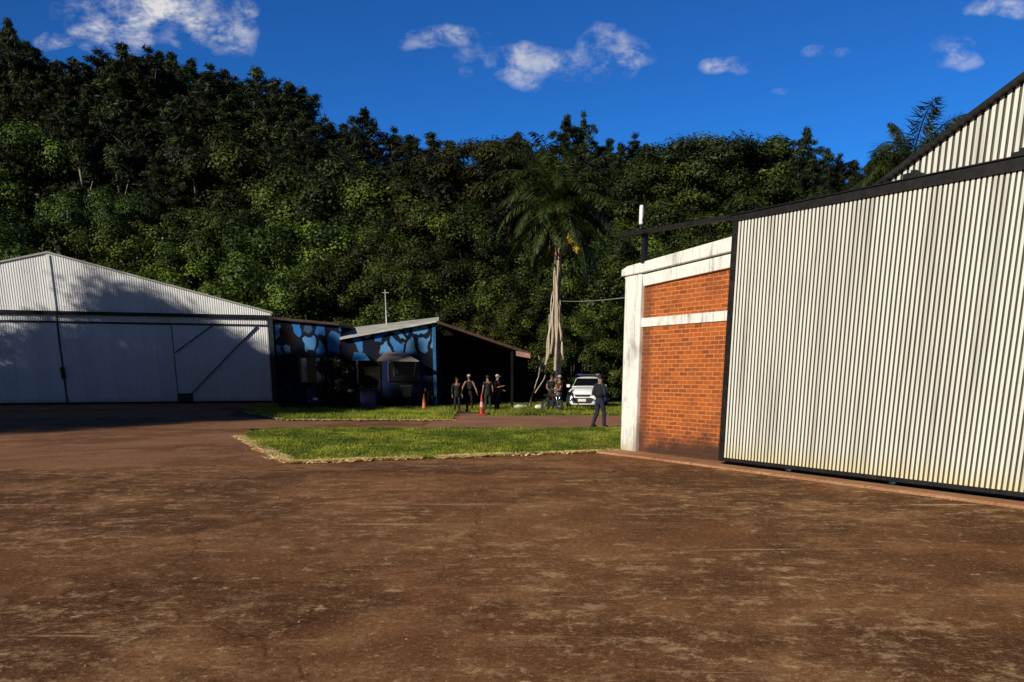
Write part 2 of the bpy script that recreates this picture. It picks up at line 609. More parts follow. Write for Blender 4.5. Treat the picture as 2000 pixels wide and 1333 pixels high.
def mat_dirt():
    m, nt, b = newmat('red_earth')
    v = coords(nt, 'World')
    n1 = noise(nt, v, 0.6, 7, 0.65, 0.4)
    n2 = noise(nt, v, 9, 5, 0.7)
    c = mix(nt, mrange(nt, n1, 0.35, 0.65), (0.26, 0.095, 0.038), (0.40, 0.165, 0.065))
    c = mix(nt, mrange(nt, n2, 0.4, 0.65, 0, 0.6), c, (0.32, 0.20, 0.10))
    link(nt, c, b.inputs['Base Color'])
    b.inputs['Roughness'].default_value = 0.95
    bump(nt, b, n2, 0.5, 0.03)
    return m


def mat_terrain():
    m, nt, b = newmat('scrubby_ground')
    v = coords(nt, 'World')
    n1 = noise(nt, v, 0.35, 7, 0.65, 0.4)
    n2 = noise(nt, v, 7, 5, 0.7)
    c = mix(nt, mrange(nt, n1, 0.35, 0.62), (0.022, 0.030, 0.010), (0.060, 0.062, 0.018))
    c = mix(nt, mrange(nt, n2, 0.5, 0.7, 0, 0.6), c, (0.10, 0.052, 0.022))
    link(nt, c, b.inputs['Base Color'])
    b.inputs['Roughness'].default_value = 0.95
    bump(nt, b, n2, 0.6, 0.05)
    return m


M = {}
M['apron'] = mat_ground('brown_concrete', (0.118, 0.052, 0.024), (0.225, 0.100, 0.044), (0.33, 0.165, 0.076), (0.78, 0.52, 0.27), (0.50, 0.60), 0.0,
                        [(*gp(20, 1060).xy, 1.8), (*gp(60, 1200).xy, .9), (*gp(1420, 985).xy, 2.2), (*gp(1480, 1120).xy, 1.6), (*gp(1250, 1240).xy, .9), (*gp(1800, 1290).xy, 1.0), (*gp(700, 1000).xy, 1.6)])
M['taxi'] = mat_ground('pinkish_concrete', (0.20, 0.092, 0.046), (0.31, 0.150, 0.078), (0.38, 0.20, 0.11), (0.55, 0.36, 0.22), (0.58, 0.72), 4.0)
M['kerbwalk'] = mat_ground('worn_walkway_concrete', (0.36, 0.18, 0.095), (0.46, 0.25, 0.135), (0.50, 0.28, 0.16), (0.62, 0.42, 0.26), (0.56, 0.7), 11.0)
M['dirt'] = mat_dirt()
M['terrain'] = mat_terrain()
M['brick'] = mat_brick()
M['white'] = mat_whitewash()
M['ridge'] = mat_sheet('cream_painted_sheet', (0.78, 0.78, 0.72), (0.26, 0.25, 0.21), (0.70, 0.60, 0.28), 0.6, (0.1, 0.62))
M['valley'] = mat_sheet('shade_dark_sheet', (0.115, 0.115, 0.10), (0.04, 0.033, 0.028), (0.15, 0.12, 0.05), 0.8, (0.15, 0.75), 0.2, 0.6)  # darkened sheet for valleys and rib sides, rib shade painted into the colour
M['lridge'] = mat_sheet('white_painted_sheet', (0.86, 0.86, 0.85), (0.60, 0.60, 0.58), (0.40, 0.36, 0.30), 0.3, (0.0, 0.45))
M['zincroof'] = mat_sheet('grey_roof_sheet', (0.42, 0.41, 0.38), (0.2, 0.17, 0.14), None, 0.5)
M['black'] = simple('black_painted_steel', (0.014, 0.014, 0.015), 0.5, 0.2, 0.4, 9, dirt=(0.035, 0.024, 0.018))
M['dsteel'] = simple('dark_blue_grey_steel', (0.03, 0.038, 0.05), 0.5, 0.3, 0.3)
M['mural'] = mat_mural()
M['darkred'] = simple('dark_red_brown_wood', (0.055, 0.022, 0.018), 0.7, 0, 0.4, 5)
M['pinkend'] = simple('faded_pink_board', (0.36, 0.19, 0.15), 0.8)
M['fibro'] = simple('pale_fibre_cement', (0.46, 0.44, 0.40), 0.85, 0, 0.2, 2, dirt=(0.25, 0.22, 0.18))
M['darkwall'] = simple('shade_black_wall', (0.009, 0.008, 0.007), 0.9, 0, 0.4, 2, spec=0.1)  # near-black colour paints in the shade inside the porch
M['navy'] = simple('navy_painted_wall', (0.010, 0.016, 0.045), 0.7, 0, 0.4, 2)
M['awning'] = simple('grey_awning_sheet', (0.20, 0.18, 0.16), 0.85, 0, 0.3, 3, spec=0.15)
M['bluepaint'] = simple('sky_blue_paint', (0.020, 0.12, 0.28), 0.8, spec=0.15)
M['curtain'] = simple('pale_curtain', (0.30, 0.30, 0.27), 0.9)
M['glass'] = simple('dark_window_glass', (0.006, 0.007, 0.008), 0.15, 0, 0.2, spec=0.25)
M['plastic_blue'] = simple('blue_plastic', (0.006, 0.011, 0.060), 0.6, 0, 0.3)
M['pot'] = simple('pale_clay_pot', (0.17, 0.165, 0.155), 0.85)
M['offwhite'] = simple('off_white_plastic', (0.74, 0.73, 0.68), 0.6, 0, 0.1)
M['orange'] = simple('faded_orange_plastic', (0.75, 0.20, 0.055), 0.5, 0, 0.15)
M['redcone'] = simple('red_cone_rubber', (0.42, 0.022, 0.022), 0.5, 0, 0.2)
M['pinkband'] = simple('reflective_band', (0.62, 0.34, 0.34), 0.5, 0, 0.1)
M['tubewhite'] = simple('white_lamp_tube', (0.85, 0.85, 0.85), 0.4, 0, 0.05)
M['galv'] = simple('galvanised_pipe', (0.45, 0.46, 0.46), 0.5, 0.4, 0.2)
M['rubber'] = simple('tyre_rubber', (0.012, 0.012, 0.012), 0.85)
M['alloy'] = simple('alloy_wheel', (0.35, 0.35, 0.36), 0.35, 0.7, 0.15)
M['chrome'] = simple('dull_chrome', (0.6, 0.6, 0.6), 0.25, 0.9, 0.1)
M['carwhite'] = simple('white_car_paint', (0.82, 0.83, 0.84), 0.25, 0, 0.03, spec=0.5)
M['cargrey'] = simple('grey_lettering', (0.30, 0.31, 0.33), 0.4)
M['blackplastic'] = simple('black_plastic', (0.012, 0.012, 0.013), 0.45)
M['lens'] = simple('headlamp_lens', (0.25, 0.29, 0.33), 0.1, 0.3, 0.3, spec=0.6)
M['bluelamp'] = simple('blue_beacon_lens', (0.03, 0.05, 0.30), 0.2)
M['skin'] = simple('skin', (0.30, 0.155, 0.10), 0.55, 0, 0.12)
M['hair'] = simple('dark_hair', (0.010, 0.008, 0.007), 0.6)
M['cap_pale'] = simple('pale_cap_cloth', (0.40, 0.39, 0.36), 0.9)
M['cloth_black'] = simple('black_cloth', (0.012, 0.012, 0.014), 0.9)
M['cloth_green'] = simple('dark_green_cloth', (0.014, 0.030, 0.022), 0.9)
M['cloth_navy'] = simple('navy_uniform_cloth', (0.018, 0.018, 0.045), 0.9)
M['cloth_grey'] = simple('grey_trouser_cloth', (0.055, 0.06, 0.085), 0.9)
M['cloth_maroon'] = simple('maroon_cloth', (0.045, 0.010, 0.012), 0.9)
M['vest'] = simple('black_tactical_vest', (0.010, 0.010, 0.011), 0.85)
M['sack'] = simple('white_sack', (0.74, 0.72, 0.60), 0.85, 0, 0.12)
M['bone'] = mat_bark('bleached_wood', (0.25, 0.20, 0.14), (0.55, 0.48, 0.38), 5)
M['bark'] = mat_bark('dark_bark', (0.030, 0.022, 0.015), (0.10, 0.075, 0.05))
M['palebark'] = mat_bark('pale_bark', (0.14, 0.115, 0.085), (0.36, 0.31, 0.25))
M['palmbark'] = mat_bark('palm_trunk_bark', (0.17, 0.105, 0.06), (0.42, 0.32, 0.22), 4)
M['root'] = mat_bark('pale_fig_roots', (0.34, 0.26, 0.18), (0.62, 0.53, 0.42), 4)
M['pine'] = mat_leaf('pine_needles', (0.008, 0.013, 0.004), (0.058, 0.082, 0.016))
M['broad'] = mat_leaf('broad_leaves', (0.010, 0.018, 0.004), (0.105, 0.140, 0.018))
M['bush'] = mat_leaf('bush_leaves', (0.013, 0.025, 0.005), (0.140, 0.190, 0.024))
M['umbrella'] = mat_leaf('feathery_leaves', (0.011, 0.018, 0.004), (0.105, 0.130, 0.018))
M['shrubdark'] = mat_leaf('dark_shrub_leaves', (0.008, 0.012, 0.005), (0.03, 0.04, 0.012))
M['palmleaf'] = mat_leaf('palm_fronds', (0.016, 0.028, 0.006), (0.085, 0.115, 0.022), 0.15)
M['deadleaf'] = mat_leaf('dead_fronds', (0.10, 0.07, 0.04), (0.26, 0.20, 0.12), 0.1)
M['yellowleaf'] = mat_leaf('yellow_blossom', (0.50, 0.36, 0.02), (0.80, 0.62, 0.05), 0.2, 0.0)
M['grass'] = mat_leaf('grass_blades', (0.075, 0.115, 0.011), (0.45, 0.47, 0.056), 0.3, 0.0)
M['straw'] = mat_leaf('dry_straw', (0.62, 0.46, 0.20), (0.90, 0.74, 0.42), 0.2, 0.0)


# ------------------------------------------------------------------ ground and hill
def sstep(a, b, x):
    t = min(1, max(0, (x - a) / (b - a)))
    return t * t * (3 - 2 * t)


def hill(x, y):
    if y < 60:
        return 0.0
    amp = 4.0 + 10.0 * sstep(-5, -38, x) + 1.0 * sstep(5, 40, x)
    return sstep(62, 112, y) * amp + 6 * sstep(112, 300, y)


def make_ground():
    mb = MB()
    xs = [-900, -500, -300, -200] + list(range(-150, 151, 6)) + [200, 300, 500, 900]
    ys = [-600, -300, -150, -80, -40, 0, 20, 40] + list(range(54, 140, 4)) + [160, 200, 260, 340, 500, 900, 1500]
    V = [(x, y, hill(x, y) - 0.03) for y in ys for x in xs]
    n = len(xs)
    Fc = [(j * n + i, j * n + i + 1, (j + 1) * n + i + 1, (j + 1) * n + i) for j in range(len(ys) - 1) for i in range(n - 1)]
    mb.add(V, Fc, 0, True)
    tag(mb.build('ground', M['terrain']), kind='structure')


make_ground()


def sheet(name, poly, z, mat, kind='structure', edge=0.0):
    mb = MB()
    n = len(poly)
    V = [(p[0], p[1], z) for p in poly]
    if edge:
        V += [(p[0], p[1], z - edge) for p in poly]
        mb.add(V, [tuple(range(n))] + [(i, i + n, (i + 1) % n + n, (i + 1) % n) for i in range(n)])
    else:
        mb.add(V, [tuple(range(n))])
    return tag(mb.build(name, mat), kind=kind)


seam_l, seam_r = gp(-600, 930), gp(567, 906)
gA, gB, gC, gD, gE = gp(468, 855), gp(565, 906), gp(1206, 883), gp(1206, 838), gp(522, 838)
# near slab
sheet('apron', [(-70, -60), (60, -60), (60, 18.4), (3.6, 18.4), (gC.x, gC.y), (gB.x, gB.y), (seam_l.x, seam_l.y), (-70, seam_l.y)], 0.0, M['apron'])
# far slab, left of the lawn, running to the hangar doors
sheet('taxiway', [(-70, seam_l.y), (seam_l.x, seam_l.y), (gB.x, gB.y), (gE.x - 0.6, gE.y), (-3.2, 26.6), (-3.2, 31.0), (-9.0, 31.0), (-13.0, 35.5), (-15.0, 52.5), (-70, 45)],
      -0.004, M['taxi'])
# dirt lane behind the lawn
sheet('dirt_lane', [(-3.4, 26.3), (40, 26.3), (40, 37.4), (3, 36.6), (-1.0, 37.6), (-3.4, 36.0)], -0.008, M['dirt'])

# ------------------------------------------------------------------ grass (stuff)
rng = np.random.default_rng(7)


def blades_mesh(name, pts, hgt, wid, lean, mat, tone):
    n = len(pts)
    ang = rng.uniform(0, 2 * np.pi, n)
    la = rng.uniform(0, 2 * np.pi, n)
    hh = hgt * rng.uniform(0.5, 1.4, n)
    ww = wid * rng.uniform(0.6, 1.4, n)
    dx, dy = np.cos(ang) * ww, np.sin(ang) * ww
    lx, ly = np.cos(la) * lean * hh, np.sin(la) * lean * hh
    V = np.zeros((n, 3, 3), np.float32)
    V[:, 0] = pts
    V[:, 0, 0] -= dx
    V[:, 0, 1] -= dy
    V[:, 1] = pts
    V[:, 1, 0] += dx
    V[:, 1, 1] += dy
    V[:, 2] = pts
    V[:, 2, 0] += lx
    V[:, 2, 1] += ly
    V[:, 2, 2] += hh
    return tri_mesh(name, V.reshape(-1, 3), 3, mat, np.repeat(tone, 3))


def tri_mesh(name, V, k, mat, tone):
    n = len(V) // k
    me = bpy.data.meshes.new(name)
    me.vertices.add(len(V))
    me.vertices.foreach_set('co', V.astype(np.float32).ravel())
    me.loops.add(n * k)
    me.loops.foreach_set('vertex_index', np.arange(n * k, dtype=np.int32))
    me.polygons.add(n)
    me.polygons.foreach_set('loop_start', np.arange(0, n * k, k, dtype=np.int32))
    me.update(calc_edges=True)
    at_ = me.attributes.new('tone', 'FLOAT', 'POINT')
    at_.data.foreach_set('value', np.clip(tone, 0, 1).astype(np.float32))
    me.materials.append(mat)
    o = bpy.data.objects.new(name, me)
    COL.objects.link(o)
    return o


def in_poly(P, poly):
    x, y = P[:, 0], P[:, 1]
    ins = np.zeros(len(P), bool)
    n = len(poly)
    for i in range(n):
        x1, y1 = poly[i][0], poly[i][1]
        x2, y2 = poly[(i + 1) % n][0], poly[(i + 1) % n][1]
        c = ((y1 > y) != (y2 > y)) & (x < (x2 - x1) * (y - y1) / (y2 - y1 + 1e-9) + x1)
        ins ^= c
    return ins


def vnoise(P, s, o=0.0):
    return np.array([mnoise.noise((p[0] * s + o, p[1] * s - o, o)) for p in P])


def grass_patch(name, poly, n, hgt, z=0.0, dry=0.3, edge_noise=0.25):
    xs = [p[0] for p in poly]
    ys = [p[1] for p in poly]
    P = np.stack([rng.uniform(min(xs) - .3, max(xs) + .3, n), rng.uniform(min(ys) - .3, max(ys) + .3, n)], 1)
    Q = P + np.stack([vnoise(P, 1.3, 3.1), vnoise(P, 1.3, 8.7)], 1) * edge_noise
    P = P[in_poly(Q, poly)]
    t = 0.42 + 0.5 * vnoise(P, 0.45, 1.0) + 0.5 * vnoise(P, 1.9, 5.0) + rng.normal(0, .16, len(P)) + (dry - .3)
    hn = 1 + 0.7 * vnoise(P, 0.8, 2.2)
    pts = np.concatenate([P, np.full((len(P), 1), z)], 1)
    o = blades_mesh(name, pts, hgt * np.clip(hn, .35, 2), 0.018, 0.7, M['grass'], t)
    return tag(o, kind='stuff')


lawn = [gA, gB, gC, (3.9, 19.2), gD + Vector((1.2, 0, 0)), gE]
m_, nt_, b_ = newmat('lawn_soil')
v_ = coords(nt_, 'World')
link(nt_, mix(nt_, mrange(nt_, noise(nt_, v_, 1.2, 6, .65), .35, .65), (0.055, 0.075, 0.014), (0.15, 0.14, 0.035)), b_.inputs['Base Color'])
b_.inputs['Roughness'].default_value = 0.95
M['soil'] = m_
sheet('lawn_ground', lawn, 0.012, M['soil'], 'structure', 0.02)
g = grass_patch('lawn_grass', lawn, 170000, 0.062, 0.01)
tag(g, 'short green lawn grass between the brown concrete and the lane', 'grass')
verge = [gp(478, 805), gp(560, 821.5), gp(880, 822), gp(885, 806), gp(860, 799), gp(520, 797)]
sheet('verge_ground', verge, 0.006, M['soil'], 'structure', 0.015)
g = grass_patch('verge_grass', verge, 60000, 0.17, 0.005, 0.42, 0.5)
tag(g, 'rough yellow green grass verge in front of the blue building', 'grass')
back = [gp(960, 812), gp(1300, 811), gp(1340, 792), (7, 48), (-4.5, 48), (-4.8, 41.5), gp(905, 803), gp(935, 806)]
sheet('far_verge_ground', back, 0.004, M['soil'], 'structure', 0.015)
g = grass_patch('far_verge_grass', back, 60000, 0.16, 0.003, 0.36, 0.5)
tag(g, 'uneven grass around the white car and the palm', 'grass')


def straw_line(name, segs, n, w):
    L = []
    for a, b in segs:
        t = rng.uniform(0, 1, n)
        base = np.outer(1 - t, [a[0], a[1]]) + np.outer(t, [b[0], b[1]])
        off = rng.normal(0, w, (n, 2)) * (0.35 + np.abs(vnoise(base, 0.9, 4.0))[:, None] * 1.8)
        L.append(base + off)
    P = np.concatenate(L)
    keep = vnoise(P, 2.1, 6.0) > -0.45
    P = P[keep]
    pts = np.concatenate([P, np.full((len(P), 1), 0.012)], 1)
    return tag(blades_mesh(name, pts, 0.05, 0.03, 2.2, M['straw'], rng.uniform(0, 1, len(P))), kind='stuff')


o = straw_line('straw_edge', [(gA, gB), (gB, gC)], 7000, 0.085)
tag(o, 'dry straw coloured clippings along the lawn edge', 'straw')
o = straw_line('verge_straw', [(verge[0], verge[1]), (verge[1], verge[2])], 2500, 0.10)
tag(o, 'dry straw along the front of the rough verge', 'straw')


def pebbles():
    mb = MB()
    rp = random.Random(3)
    for i in range(110):
        y = rp.uniform(4.2, 16.5)
        x = rp.uniform(-.72, .72) * y
        r = rp.uniform(.006, .017) * (1.8 if rp.random() < .08 else 1)
        V = []
        for (a, b, c) in ((1, 0, 0), (-1, 0, 0), (0, 1, 0), (0, -1, 0), (0, 0, 1), (0, 0, -.3)):
            k = r * rp.uniform(.6, 1.3)
            V.append((x + a * k, y + b * k, c * k * .7 + .001))
        mb.add(V, [(0, 2, 4), (2, 1, 4), (1, 3, 4), (3, 0, 4), (2, 0, 5), (1, 2, 5), (3, 1, 5), (0, 3, 5)])
    tag(mb.build('pebbles', simple('pale_pebbles', (0.26, 0.17, 0.10), 0.9, 0, 0.5, 40), fix=False), 'small pale pebbles scattered over the brown concrete', 'pebbles', kind='stuff')


pebbles()

# ------------------------------------------------------------------ trees
def leaf_cloud(clumps, size, per, aspect=1.0, flat=1.0, shell=0.55, up=0.3, rg=None, base_tone=0.5):
    """clumps: (x,y,z,r[,flat]); returns quad vertex array and tones"""
    VV, TT = [], []
    for cl in clumps:
        x, y, z, r = cl[:4]
        fl = cl[4] if len(cl) > 4 else flat
        n = max(6, int(per * r * r))
        d = rg.normal(0, 1, (n, 3))
        d /= np.linalg.norm(d, axis=1)[:, None] + 1e-9
        rad = r * (shell + (1 - shell) * rg.uniform(0, 1, n)) * rg.uniform(0.75, 1.12, n)
        c = d * rad[:, None]
        c[:, 2] *= fl
        c += np.array([x, y, z])
        nrm = d * 1.0 + rg.normal(0, .38, (n, 3))
        nrm[:, 2] += up
        nrm /= np.linalg.norm(nrm, axis=1)[:, None] + 1e-9
        a = np.cross(nrm, rg.normal(0, 1, (n, 3)))
        a /= np.linalg.norm(a, axis=1)[:, None] + 1e-9
        b = np.cross(nrm, a)
        s = size * rg.uniform(0.55, 1.35, n)[:, None]
        a = a * s * aspect
        b = b * s / aspect
        k = rg.uniform(-.35, .35, n)[:, None]
        q = np.stack([c - a, c - b * (1 + k), c + a, c + b * (1 - k)], 1)
        VV.append(q.reshape(-1, 3))
        tone = base_tone + rg.normal(0, .26) + rg.normal(0, .15, n)
        TT.append(np.repeat(tone, 4))
    return np.concatenate(VV), np.concatenate(TT)


def trunk_mb(Ht, r0, rg, limbs, lean=0.04, top=0.12):
    mb = MB()
    n = 7
    pts = []
    for i in range(n):
        t = i / (n - 1)
        pts.append((math.sin(t * 3 + rg.uniform(0, 1)) * lean * Ht * t, math.cos(t * 2.3) * lean * 0.6 * Ht * t - lean * .3 * Ht * t, Ht * t))
    rads = [r0 * (1.35 if i == 0 else 1) * (1 - (1 - top) * (i / (n - 1))) for i in range(n)]
    mb.tube(pts, rads, 8)
    for (tx, ty, tz, hb, rr) in limbs:
        k = min(n - 2, max(0, int(hb / Ht * (n - 1))))
        f = hb / Ht * (n - 1) - k
        a = Vector(pts[k]).lerp(Vector(pts[k + 1]), f)
        e = Vector((tx, ty, tz))
        mid = a.lerp(e, .5) + Vector((0, 0, -0.08 * (e - a).length))
        mb.tube([a, mid, e], [rr, rr * .7, rr * .25], 6)
    return mb


def make_proto(kind, Ht, seed):
    rg = np.random.default_rng(seed)
    cl, limbs = [], []
    lm, tm = 'broad', 'bark'
    if kind == 'pine':
        lm, tm = 'pine', 'bark'
        Rm = Ht * rg.uniform(.135, .165)
        z0 = Ht * rg.uniform(.30, .42)
        lev = 20
        for i in range(lev):
            t = i / (lev - 1)
            z = z0 + (Ht - z0) * t
            rr = Rm * 1.25 * min(1.0, .55 + 1.6 * t) * (1 - t) ** .5 * rg.uniform(.6, 1.2) + .08
            nb = 7 if t < .85 else 5
            cl.append((rg.normal(0, .2), rg.normal(0, .2), z, max(.35, rr * .55), .9))
            ph = rg.uniform(0, 6.3)
            for k in range(nb):
                a = ph + k * 6.283 / nb + rg.normal(0, .25)
                q = rr * rg.uniform(.55, 1.1)
                zz = z + rg.normal(0, .35)
                cl.append((math.cos(a) * q, math.sin(a) * q, zz + .18 * q, Ht * rg.uniform(.028, .048) * (1 - .55 * t), .75))
                if k % 2 == 0:
                    cl.append((math.cos(a) * q * .5, math.sin(a) * q * .5, zz + .2, Ht * .034 * (1 - .5 * t), .8))
                if k % 3 == 0:
                    limbs.append((math.cos(a) * q, math.sin(a) * q, zz, max(.2, z - q * .3), Ht * .0035))
        cl += [(0, 0, Ht * .985, Ht * .013, 2.6), (Ht * .022, 0, Ht * .955, Ht * .013, 2.2), (-Ht * .018, Ht * .02, Ht * .95, Ht * .013, 2.2), (0, -Ht * .03, Ht * .93, Ht * .014, 2.2)]
        V, T_ = leaf_cloud(cl, Ht * .0038, 330, 2.4, .8, .2, .35, rg, .45)
        mb = trunk_mb(Ht * .98, Ht * .013, rg, limbs, .015)
    elif kind == 'broad':
        Rm = Ht * rg.uniform(.30, .36)
        cz = Ht * .62
        for i in range(64):
            d = rg.normal(0, 1, 3)
            d /= np.linalg.norm(d)
            if d[2] < -.75:
                continue
            q = rg.uniform(.55, 1.0)
            cl.append((d[0] * Rm * q, d[1] * Rm * q, cz + d[2] * Ht * .36 * q, Ht * rg.uniform(.055, .10)))
            if i % 5 == 0:
                limbs.append((d[0] * Rm * q, d[1] * Rm * q, cz + d[2] * Ht * .33 * q, Ht * rg.uniform(.25, .5), Ht * .009))
        V, T_ = leaf_cloud(cl, Ht * .0050, 760, 1.35, .85, .45, .4, rg, .45)
        mb = trunk_mb(Ht * .75, Ht * .018, rg, limbs)
    elif kind == 'bush':
        lm = 'bush'
        Rm = Ht * rg.uniform(.42, .52)
        for i in range(60):
            a = rg.uniform(0, 6.283)
            t = rg.uniform(0, 1)
            q = math.sqrt(rg.uniform(.12, 1)) * Rm * math.sin(math.pi * (.22 + .70 * t)) ** .6
            cl.append((math.cos(a) * q, math.sin(a) * q, Ht * (.10 + .82 * t), Ht * rg.uniform(.065, .12)))
            if i % 8 == 0:
                limbs.append((math.cos(a) * q, math.sin(a) * q, Ht * (.1 + .8 * t), Ht * .12, Ht * .008))
        V, T_ = leaf_cloud(cl, Ht * .0070, 820, 1.3, .8, .45, .45, rg, .5)
        mb = trunk_mb(Ht * .7, Ht * .016, rg, limbs, .06)
    elif kind == 'umbrella':
        lm, tm = 'umbrella', 'bark'
        Rm = Ht * .42
        for i in range(250):
            a = rg.uniform(0, 6.283)
            u = math.sqrt(rg.uniform(0, 1))
            q = Rm * u
            lay = rg.uniform(0, 1) ** 1.3
            z = Ht * (.97 - .36 * u ** 2.2) - lay * Ht * .36 * (1.0 - .3 * u)
            cl.append((math.cos(a) * q, math.sin(a) * q, z, Ht * rg.uniform(.05, .085), .5))
            if i % 8 == 0:
                limbs.append((math.cos(a) * q, math.sin(a) * q, z, Ht * rg.uniform(.25, .42), Ht * .010))
        V, T_ = leaf_cloud(cl, Ht * .0042, 420, 1.6, .38, .3, .7, rg, .48)
        mb = trunk_mb(Ht * .7, Ht * .022, rg, limbs, .03)
    elif kind == 'slim':
        lm, tm = 'pine', 'palebark'
        for i in range(26):
            t = rg.uniform(0, 1)
            a = rg.uniform(0, 6.283)
            q = Ht * .085 * math.sin(math.pi * (.2 + .75 * t)) * rg.uniform(.3, 1.2)
            z = Ht * (.62 + .38 * t)
            cl.append((math.cos(a) * q, math.sin(a) * q, z, Ht * rg.uniform(.025, .045)))
            if i % 3 == 0:
                limbs.append((math.cos(a) * q, math.sin(a) * q, z, z * .85, Ht * .004))
        V, T_ = leaf_cloud(cl, Ht * .0044, 450, 1.7, .9, .25, .3, rg, .5)
        mb = trunk_mb(Ht * .97, Ht * .010, rg, limbs, .02)
    nm = {'pine': 'pine_tree', 'broad': 'broadleaf_tree', 'bush': 'bushy_tree', 'umbrella': 'spreading_tree', 'slim': 'slender_tree'}[kind]
    root = thing(nm, 'tree', 'tree')
    mb.build('trunk', M[tm], root)
    c = tri_mesh('crown', V, 4, M[lm], T_)
    c.parent = root
    return root


PROTO = {'pine': [(make_proto('pine', 24, s), 24) for s in (1, 2, 3, 4)],
         'broad': [(make_proto('broad', 15, s), 15) for s in (11, 12, 13)],
         'bush': [(make_proto('bush', 8, s), 8) for s in (21, 22, 23)],
         'umbrella': [(make_proto('umbrella', 20, s), 20) for s in (31, 32)],
         'slim': [(make_proto('slim', 24, s), 24) for s in (41,)]}
USED = {id(p[0]): False for L in PROTO.values() for p in L}
tr = random.Random(5)


def plant(kind, x, y, Ht, label, group=None, variant=None, sx=1.0, z=None):
    L = PROTO[kind]
    p, h0 = L[variant % len(L)] if variant is not None else tr.choice(L)
    if USED[id(p)]:
        o = copy_tree(p)
    else:
        o = p
        USED[id(p)] = True
    k = Ht / h0
    o.scale = (k * sx, k * sx, k)
    o.location = (x, y, hill(x, y) - 0.1 if z is None else z)
    o.rotation_euler = (0, 0, tr.uniform(0, 6.283))
    o['label'] = label
    o['category'] = 'tree'
    if 'group' in o:
        del o['group']
    if group:
        o['group'] = group
    return o


def plant_px(kind, px, top, Y, label, group=None, variant=None, sx=1.0):
    p = at(px, top, Y)
    zb = hill(p.x, Y) - 0.1
    return plant(kind, p.x, Y, p.z - zb, label, group, variant, sx)


SKY = [(-250, 60), (-60, 90), (20, 75), (60, 105), (110, 118), (205, 112), (300, 115), (400, 140), (460, 150), (550, 148), (590, 185), (620, 245), (710, 235), (770, 270), (850, 285),
       (960, 262), (1110, 245), (1180, 290), (1240, 290), (1370, 262), (1480, 290), (1575, 275), (1650, 325), (1720, 345), (1900, 350), (2300, 340)]


def sky_y(px):
    for (a, ya), (b, yb) in zip(SKY, SKY[1:]):
        if a <= px <= b:
            return ya + (yb - ya) * (px - a) / (b - a)
    return 340


def zone(px):
    return 'behind the white hangar' if px < 560 else ('behind the blue painted building' if px < 1200 else 'above the brick wall and striped door')


# skyline pines on the left hill
SKYL = []
q_ = -130
while q_ < 612:
    SKYL.append((q_, sky_y(q_) + tr.choice((-6, 0, 5, 12, 20, 28))))
    q_ += tr.uniform(20, 40)
for i, (px, top) in enumerate(SKYL):
    plant_px('pine', px, top, tr.uniform(84, 96), 'dark pine of the top row that meets the sky behind the white hangar', 'skyline pines on the left hill', i, tr.uniform(1.2, 1.6))
plant_px('pine', 18, 62, 86, 'tallest dark pine, pointed top at the left edge of the skyline', None, 1, 0.95)
for i, (px, top) in enumerate([(645, 250), (672, 262), (712, 230), (770, 268), (800, 275), (842, 278), (880, 292)]):
    plant_px('pine', px, top, tr.uniform(84, 90), 'dark pine on the skyline behind the blue painted building', 'skyline pines in the dip of the hill', i, 1.55)
plant_px('umbrella', 955, 256, 70, 'broad layered olive tree with wide dome crown left of the palm top', None, 0, 1.05)
plant_px('pine', 1108, 236, 84, 'dark pine rising over the dome crown just right of it, left of two', 'pair of pines over the palm', 0, 1.0)
plant_px('pine', 1140, 240, 85, 'dark pine rising over the dome crown just right of it, right of two', 'pair of pines over the palm', 3, .9)
plant_px('umbrella', 1368, 254, 72, 'broad dome crowned green tree on the skyline above the brick wall', None, 1, 1.15)
for i, (px, top) in enumerate([(1168, 296), (1190, 290), (1212, 296), (1240, 280), (1262, 292), (1470, 300), (1615, 305), (1640, 318), (1668, 322), (1700, 332)]):
    plant_px('pine', px, top, tr.uniform(84, 90), 'small distant pine on the skyline right of the palm', 'small skyline pines on the right', i, 1.25)
plant_px('slim', 1512, 276, 70, 'slender tree with bare pale trunk above the striped door', None, 0, 1.3)
plant_px('pine', 1575, 268, 68, 'round topped dark pine beside the slender pale trunk', None, 2, 1.2)
plant_px('pine', 1545, 300, 74, 'short dark pine between the slender trunk and round pine', None, 0, 1.1)

# lower tiers
rows = [(85, 55, 60, ('pine',), 'second row', 1.25), (81, 115, 68, ('pine', 'pine', 'broad'), 'middle row', 1.2), (77, 190, 76, ('broad', 'pine', 'broad', 'slim'), 'lower row', 1.15),
        (72.5, 275, 74, ('broad', 'bush', 'broad'), 'low front row', 1.1), (69, 345, 70, ('bush', 'broad', 'bush'), 'undergrowth row', 1.1)]
KN = {'pine': 'dark pine', 'broad': 'green broadleaf tree', 'bush': 'leafy bushy tree', 'slim': 'slender pale trunk tree', 'umbrella': 'spreading tree'}
for (Yr, dy, step, kinds, rn, sx) in rows:
    px = -140
    while px < 1900:
        q = px + tr.uniform(-18, 18)
        Y = Yr + tr.uniform(-1.6, 1.6)
        if q > 560:
            Y -= 4 + (Yr - 69) * .35
        top = sky_y(q) + (dy if q < 560 else dy * .72) + tr.uniform(-26, 30)
        if q > 1480:
            top = sky_y(q) + dy * .45 + 15 + tr.uniform(-10, 20)
        lim = 560 if q > 560 else 470
        top = min(top, lim)
        k = tr.choice(kinds)
        if not (q > 560 and k == 'pine' and dy > 60) or tr.random() < .35:
            pass
        else:
            k = 'broad'
        plant_px(k, q, top, Y, '%s in the %s %s' % (KN[k], rn, zone(q)), '%ss, %s %s' % (KN[k], rn, zone(q)), None, sx * tr.uniform(.9, 1.15))
        px += step
